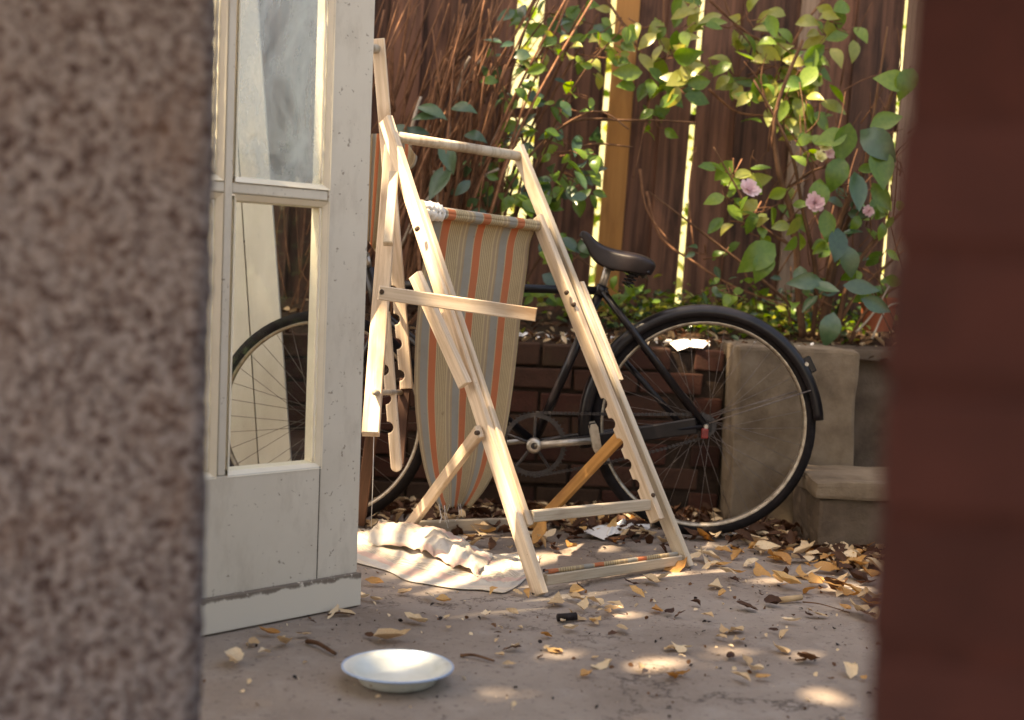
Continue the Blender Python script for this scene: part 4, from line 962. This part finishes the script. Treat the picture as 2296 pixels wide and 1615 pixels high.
# bare twiggy hedge at left
hd = empty('twiggy_hedge', P(930, 640, 5.1), 'dense bare brown stemmed hedge behind the deckchair top', 'shrub')
for k in range(58):
    bx, by = rnd(780, 1090), rnd(470, 720); Y = rnd(4.85, 5.35); tx = bx + rnd(20, 330); ty = rnd(-60, 40)
    if random.random() < .25: ty = rnd(80, 300); tx = bx+rnd(0, 160)
    mid = P(bx+(tx-bx)*.42+rnd(-30, 20), by+(ty-by)*.5, Y-rnd(0, .1))
    stem(hd, [P(bx, by, Y), mid, P(tx, ty, Y-rnd(-.1, .2))], rnd(.005, .0095), rnd(.003, .005), 'twig', 'stem', 4)
for k in range(34):                                            # forked and snapped side stems
    bx, by = rnd(880, 1100), rnd(150, 560); Y = rnd(4.85, 5.2); dx = rnd(-25, 90); dy_ = rnd(40, 150)
    stem(hd, [P(bx, by, Y), P(bx+dx*.4+rnd(-8, 8), by-dy_*.55, Y-.02), P(bx+dx, by-dy_, Y-rnd(0, .1))], rnd(.004, .008), rnd(.0025, .006), random.choice(['twig', 'twig', 'deadtwig', 'bark']), 'stem', 3)
bm = bmesh.new()
for k in range(110):
    bx, by = rnd(640, 1120), rnd(330, 740); Y = rnd(4.8, 5.42); tx = bx + rnd(-40, 230); ty = by-rnd(120, 480)
    a, c_ = P(bx, by, Y), P(tx, ty, Y+rnd(-.15, .1)); md = a.lerp(c_, .5)+Vector((rnd(-.04, .02), rnd(-.03, .03), rnd(-.03, .03)))
    r = rnd(.0015, .0045); tubebm(spline([a, md, c_], 3), [r*(1-.09*i) for i in range(7)], 5, bm)
o = put('thin_stems', done(bm, smooth=True), M['twig'], hd); o['kind'] = 'stuff'
for (cx, cy, ln, dx, dz) in ((935, 238, .12, .9, -.35), (985, 262, .10, -.7, -.1), (1010, 240, .10, 1, -.15), (965, 300, .11, -1, .05), (990, 315, .13, .4, -1), (1010, 370, .15, -.5, -.9), (925, 292, .10, -1, -.1), (1040, 300, .09, 1, -.3)):
    leaf(hd, P(cx, cy, 4.78), ln, d_, Vector((dx, -.1, dz)), Vector((rnd(-.2, .2), -.7, .7)))
stem(hd, [P(1000, 430, 4.95), P(985, 330, 4.82), P(1000, 255, 4.79)], .004, .002, 'bark')
# leafy shrub in the middle
md_ = empty('leafy_shrub', P(1180, 690, 5.0), 'green leafy shrub with arching branches in the middle before the fence gap', 'shrub')
for br in ([(1165, 700), (1150, 520), (1175, 330), (1120, 180), (1095, 20)], [(1150, 640), (1120, 480), (1205, 330), (1330, 250), (1410, 290)], [(1160, 600), (1240, 430), (1300, 330), (1420, 330)], [(1110, 640), (1180, 420), (1290, 190), (1400, 60)],
           [(1180, 500), (1250, 290), (1420, 270), (1560, 275)], [(1150, 690), (1230, 560), (1330, 600)], [(1120, 560), (1060, 380), (1050, 200)]):
    stem(md_, [P(x, y, 5.05-.05*i) for i, (x, y) in enumerate(br)], .007, .0025)
for a in ((1150, 140, 70, 70, 14, .05, .08, [g, d_]), (1165, 230, 50, 60, 10, .05, .08, [g, d_]), (1150, 320, 60, 50, 10, .05, .09, [g, d_]), (1265, 330, 80, 50, 16, .05, .09, [g, g, d_]), (1280, 400, 60, 60, 18, .06, .10, [g, g, d_]), (1210, 440, 60, 40, 10, .06, .1, [g, d_]),
          (1250, 570, 60, 60, 14, .06, .10, [g, d_]), (1225, 640, 40, 40, 8, .05, .09, [g, y_]), (1235, 115, 70, 50, 14, .04, .08, [g, y_]), (1330, 120, 70, 50, 16, .05, .08, [g, y_]), (1390, 640, 40, 40, 5, .07, .11, [g]), (1270, 210, 60, 50, 10, .05, .08, [d_, g]), (1080, 420, 60, 60, 9, .05, .09, [d_]), (1130, 400, 40, 60, 8, .05, .09, [g, d_]), (1155, 480, 30, 50, 6, .05, .08, [g])):
    cluster(md_, *a, 4.98)
# overhanging branches along the top
oh = empty('climbing_branches', P(1500, 60, 5.15), 'yellow green leafy branches hanging along the top of the fence', 'climber')
for br in ([(1320, -60), (1400, 60), (1460, 170), (1450, 260), (1420, 400)], [(1490, -60), (1490, 60), (1510, 130)], [(1900, -60), (1800, 60), (1740, 190), (1730, 330)], [(1610, -60), (1640, 40), (1700, 120)], [(1590, 200), (1650, 250), (1720, 260)], [(1590, 0), (1720, 100), (1880, 110)], [(1450, 430), (1480, 530), (1560, 590), (1640, 640), (1770, 690)], [(1435, 380), (1450, 470), (1500, 540)], [(1560, 330), (1545, 440), (1556, 555)]):
    stem(oh, [P(x, y, 5.2-.05*i) for i, (x, y) in enumerate(br)], .006, .0025, 'twig')
for a in ((1480, 130, 60, 50, 12, .08, .12, [g, y_, y_]), (1520, 190, 50, 30, 6, .09, .12, [g, y_]), (1450, 210, 50, 50, 9, .07, .1, [g]), (1560, 150, 40, 50, 8, .08, .12, [g, y_]), (1700, 150, 80, 70, 26, .07, .11, [y_, g, y_]), (1790, 150, 80, 80, 30, .07, .11, [y_, g, g]), (1800, 230, 60, 50, 14, .07, .11, [g, y_]), (1740, 250, 80, 50, 16, .06, .1, [y_, g]), (1680, 60, 100, 50, 18, .07, .1, [g, y_]), (1400, 60, 100, 40, 16, .06, .1, [g, y_]), (1860, 60, 80, 50, 14, .07, .1, [g, y_]), (1560, 40, 70, 50, 12, .07, .1, [g, y_]), (1230, 40, 120, 50, 18, .06, .09, [g, d_]), (1460, 270, 40, 30, 5, .06, .09, [g])):
    cluster(oh, *a, 5.08, .12)
# camellia at right with flowers
cm = empty('flowering_shrub', P(1830, 760, 4.95), 'large leaved shrub with pink flowers and several brown stems at right', 'shrub')
for br, r in (([(1800, 755), (1790, 650), (1780, 500), (1745, 380), (1740, 250), (1800, 90)], .016), ([(1842, 760), (1860, 620), (1890, 480), (1960, 330), (2010, 180)], .018), ([(1822, 755), (1830, 620), (1800, 470), (1770, 330), (1690, 180)], .011), ([(1875, 765), (1900, 640), (1960, 540), (2060, 440)], .013), ([(1850, 760), (1880, 560), (1930, 420), (1960, 250), (1990, 60)], .011), ([(1860, 760), (1930, 650), (2030, 560)], .010), ([(1905, 770), (1940, 700), (2000, 650), (2060, 630)], .009), ([(1780, 690), (1700, 620), (1560, 510), (1455, 430)], .007), ([(1790, 560), (1700, 500), (1640, 400), (1600, 330)], .006), ([(1770, 420), (1830, 380), (1900, 370)], .006)):
    stem(cm, [P(x, y, 4.95-.04*i) for i, (x, y) in enumerate(br)], r, r*.35)
bm = bmesh.new()
for k in range(90):
    bx, by = rnd(1690, 2060), rnd(180, 760); Y = rnd(4.8, 5.25); a = P(bx, by, Y); c_ = P(bx+rnd(-90, 110), by-rnd(40, 190), Y+rnd(-.1, .1)); tubebm(spline([a, a.lerp(c_, .5)+Vector((rnd(-.03, .03), 0, rnd(-.02, .02))), c_], 3), [rnd(.002, .004)*(1-.08*i) for i in range(7)], 5, bm)
o = put('thin_stems', done(bm, smooth=True), M['twig'], cm); o['kind'] = 'stuff'
big = [(1905, 275, .15, -.2, -.95, g), (1930, 290, .17, .75, -.65, d_), (1965, 330, .16, .15, -1, g), (1900, 300, .12, -.9, -.3, g), (1950, 285, .12, 1, .35, g), (1890, 350, .14, -.3, -.95, g), (1915, 385, .15, .1, -1, d_), (1955, 410, .12, .6, -.8, g), (1840, 400, .13, -.1, -1, g), (1850, 470, .12, .1, -1, g), (1740, 545, .17, -.85, -.7, g), (1725, 560, .13, -.4, -1, g), (1880, 510, .13, -.1, -1, d_), (1900, 550, .12, .2, -1, d_), (1845, 630, .13, -.9, -.1, d_), (1890, 640, .13, .9, -.1, d_), (1930, 670, .12, .9, -.35, d_), (1870, 700, .13, -.2, -1, d_), (1820, 640, .10, 1, -.2, d_),
       (2050, 150, .13, -.4, -.95, g), (2090, 140, .13, .5, .8, y_), (2080, 170, .14, .9, -.1, d_), (2040, 190, .13, -1, .15, g), (2110, 190, .12, .9, .2, y_)]
for (x, y, L, dx, dz, mk) in big: leaf(cm, P(x, y, 4.72), L, mk, Vector((dx, rnd(-.3, .1), dz)), Vector((rnd(-.3, .3), -1, rnd(.1, .8))))
for a in ((1650, 370, 50, 60, 10, .07, .11, [g, g, y_]), (1690, 470, 60, 50, 14, .07, .11, [g, y_]), (1660, 500, 60, 50, 10, .06, .1, [g]), (1760, 470, 60, 60, 10, .07, .1, [g, y_]), (1830, 330, 40, 60, 8, .07, .1, [g]), (1850, 560, 70, 60, 14, .07, .11, [g, d_]), (1640, 440, 30, 40, 6, .06, .1, [g]), (1900, 440, 80, 60, 12, .07, .11, [g, d_]), (1960, 480, 50, 60, 8, .06, .09, [g]), (1590, 560, 50, 50, 7, .04, .07, [g, d_]), (1840, 670, 80, 40, 12, .06, .1, [d_, g]), (1960, 600, 50, 60, 10, .05, .09, [g]), (1640, 640, 100, 30, 16, .04, .07, [g, d_]), (1990, 430, 30, 60, 6, .06, .09, [g])):
    cluster(cm, *a, 4.88)
def flower(px, py, Y, R, m='petal', nm='flower'):
    c_ = P(px, py, Y); bm = bmesh.new(); ax = Vector((rnd(-.4, .4), -1, rnd(.0, .6))).normalized(); e1_ = ax.cross(Vector((0, 0, 1))).normalized(); e2_ = e1_.cross(ax)
    for ring, (nn, tilt, ln) in enumerate(((5, 70, .45), (7, 52, .65), (9, 32, .9), (10, 8, 1.05))):
        for k in range(nn):
            a = 6.283*(k+rnd(-.2, .2))/nn + ring*.5; tl_ = math.radians(tilt+rnd(-14, 14)); d = e1_*math.cos(a)+e2_*math.sin(a); sd = ax.cross(d); Lp = R*ln*rnd(.8, 1.15)
            out = d*math.cos(tl_)+ax*math.sin(tl_); w = Lp*.36*rnd(.8, 1.2); b0 = d*R*.06; m_ = b0+out*Lp*.55-ax*Lp*.06; t_ = b0+out*Lp+ax*Lp*rnd(.0, .22)
            v = [bm.verts.new(q) for q in (b0, m_-sd*w+ax*Lp*.12, t_-sd*w*.55, t_*1.02, t_+sd*w*.55, m_+sd*w+ax*Lp*.12, m_)]
            for q in ((0, 1, 6), (1, 2, 3, 6), (6, 3, 4, 5), (0, 6, 5)): bm.faces.new([v[i] for i in q])
    put(nm, done(bm), M[m], cm, Matrix.Translation(c_))
flower(1680, 424, 4.70, .034); flower(1828, 455, 4.70, .031); flower(1947, 475, 4.8, .020)
flower(1848, 330, 4.74, .022, 'budmat', 'bud'); flower(1838, 352, 4.73, .020, 'budmat', 'bud'); flower(1860, 345, 4.75, .018, 'petal', 'bud')
for br in ([(1955, 760), (1990, 690), (2030, 680)], [(1920, 745), (1960, 700), (1995, 640)]): stem(cm, [P(x, y, 4.86) for x, y in br], .005, .003, 'deadtwig', 'dead_branch')
# pot on the bed
pc = P(1968, 742, 5.0); pot = empty('flower_pot', pc, 'small terracotta flower pot standing on the bed beside the brick pier', 'pot')
put('pot_body', done(lathebm([(.052, 0), (.068, .10), (.076, .10), (.078, .125), (.070, .125), (.062, .09), (.0001, .09)], 28), smooth=False), M['terra'], pot, Matrix.Translation(pc))
for k in range(7): leaf(pot, pc+Vector((rnd(-.05, .05), rnd(-.03, .03), .12)), rnd(.06, .09), g, Vector((rnd(-1, 1), rnd(-.5, .5), rnd(.1, .8))))

# ------------------------------------------------------------------ the tree whose crown dapples the yard (behind and above the camera)
tr = empty('shade_tree', (-3.3, 1.5, 0), 'leafy tree leaning over the yard from the left, above the picture', 'tree')
cc = Vector((.25, 3.85, .4)) + SUN*6.6
stem(tr, [Vector((-3.3, 1.5, -.1)), Vector((-3.2, 1.45, 1.8)), Vector((-2.9, 1.4, 3.6)), cc+Vector((0, 0, -.3))], .15, .06, 'bark', 'trunk', 5, 10)
for k in range(14):
    a = 6.28*k/14; stem(tr, [Vector((-2.9, 1.4, 3.6+.1*k)), cc+Vector((math.cos(a)*.8, math.sin(a)*.8, -.3)), cc+Vector((math.cos(a)*2.2, math.sin(a)*2.2, rnd(-.3, .3)))], .04, .01, 'bark')
hole = []
def H(q, r): hole.append((q, r))
for i in range(24):                                            # leaves along these sun rays are removed to shape the sun patches
    a = i/23; q = Q(1212, 1335).lerp(Q(867, 280), .24+.76*a)
    if not .30 < a < .34: H(q, .05)
for i in range(7): H(Q(1046, 864).lerp(Q(990, 740), i/6), .04)
for i in range(8): H(P(831, 975, 3.52).lerp(P(850, 700, 3.62), i/7), .06)
for i in range(8): H(P(848, 656, 3.4).lerp(P(1201, 706, 3.46), i/7), .045)
for i in range(5): H(P(912, 868, 3.96).lerp(P(900, 760, 3.97), i/4), .045)
for i in range(5): H(plf.lerp(pl0, i/4), .035)
for i in range(9): H(Q(1160, 345).lerp(Q(1386, 856), i/8), .022)
for k in range(17):
    for v in (.12, .38, .62):
        i = int(k/16*(nb_-1)); H(Fs[i].lerp(Bs[i], v), .07)
for (x, y, r) in ((1350, 1195, .09), (1430, 1188, .07), (1475, 1490, .035), (1440, 1388, .02), (1415, 1392, .018), (1310, 1352, .06), (1350, 1375, .04), (1150, 1560, .02), (1860, 1562, .035), (450, 1520, .035), (1240, 1470, .02), (930, 1490, .035), (1640, 1460, .015), (1800, 1470, .016), (1590, 1360, .02), (1900, 1320, .05), (1700, 1300, .03), (1620, 1290, .03), (1240, 1255, .05), (760, 1420, .015)):
    H(G(x, y), r)
for z in (.37, .45, .53, .61, .69, .77, .85, .92, 1.0, 1.1, 1.2, 1.3, 1.4, 1.5):
    H(DR + e*.128 - dn_*.03 + Vector((0, 0, z)), .04)
    H(DR + e*.415 - dn_*.03 + Vector((0, 0, z)), .04)
H(P(1545, 772, 4.62), .05); H(P(1500, 776, 4.62), .035); H(P(1590, 770, 4.62), .04)
for (x, y) in ((1480, 712), (1530, 702), (1610, 712), (1660, 735)): H(P(x, y, 4.17), .02)
for (x, y, r) in ((1700, 170, .08), (1790, 140, .10), (1480, 140, .06), (1560, 180, .05), (1930, 300, .07), (1690, 470, .06), (1640, 400, .05), (2090, 160, .09), (1845, 340, .05), (1280, 410, .05), (1160, 250, .05), (1680, 425, .05), (1740, 560, .05), (1250, 570, .04), (1500, 690, .06), (1700, 690, .05), (1350, 110, .05), (1900, 640, .04), (1000, 260, .03), (1375, 300, .05), (1370, 420, .06)): H(P(x, y, 4.95), r)
rs = np.random.RandomState(11); n = 60000
sv = np.array(SUN); e1 = np.cross(sv, [0, 0, 1]); e1 /= np.linalg.norm(e1); e2 = np.cross(sv, e1)
ra = 2.75*np.sqrt(rs.rand(n)); an = rs.rand(n)*6.2832; hh = rs.uniform(-.55, .55, n)
pos = np.array(cc)+e1*(ra*np.cos(an))[:, None]+e2*(ra*np.sin(an))[:, None]+sv*hh[:, None]
keep = np.ones(n, bool)
for q, r in hole:
    d = pos-np.array(q); d -= (d@sv)[:, None]*sv; keep &= np.linalg.norm(d, axis=1) > r+.028
pos = pos[keep]
cloud('crown', pos, rs.uniform(.07, .12, len(pos)), [M['leafgreen'], M['leafdark']], None, None, seed=12, wid=.6, parent=tr, face=tuple(sv*1.5))
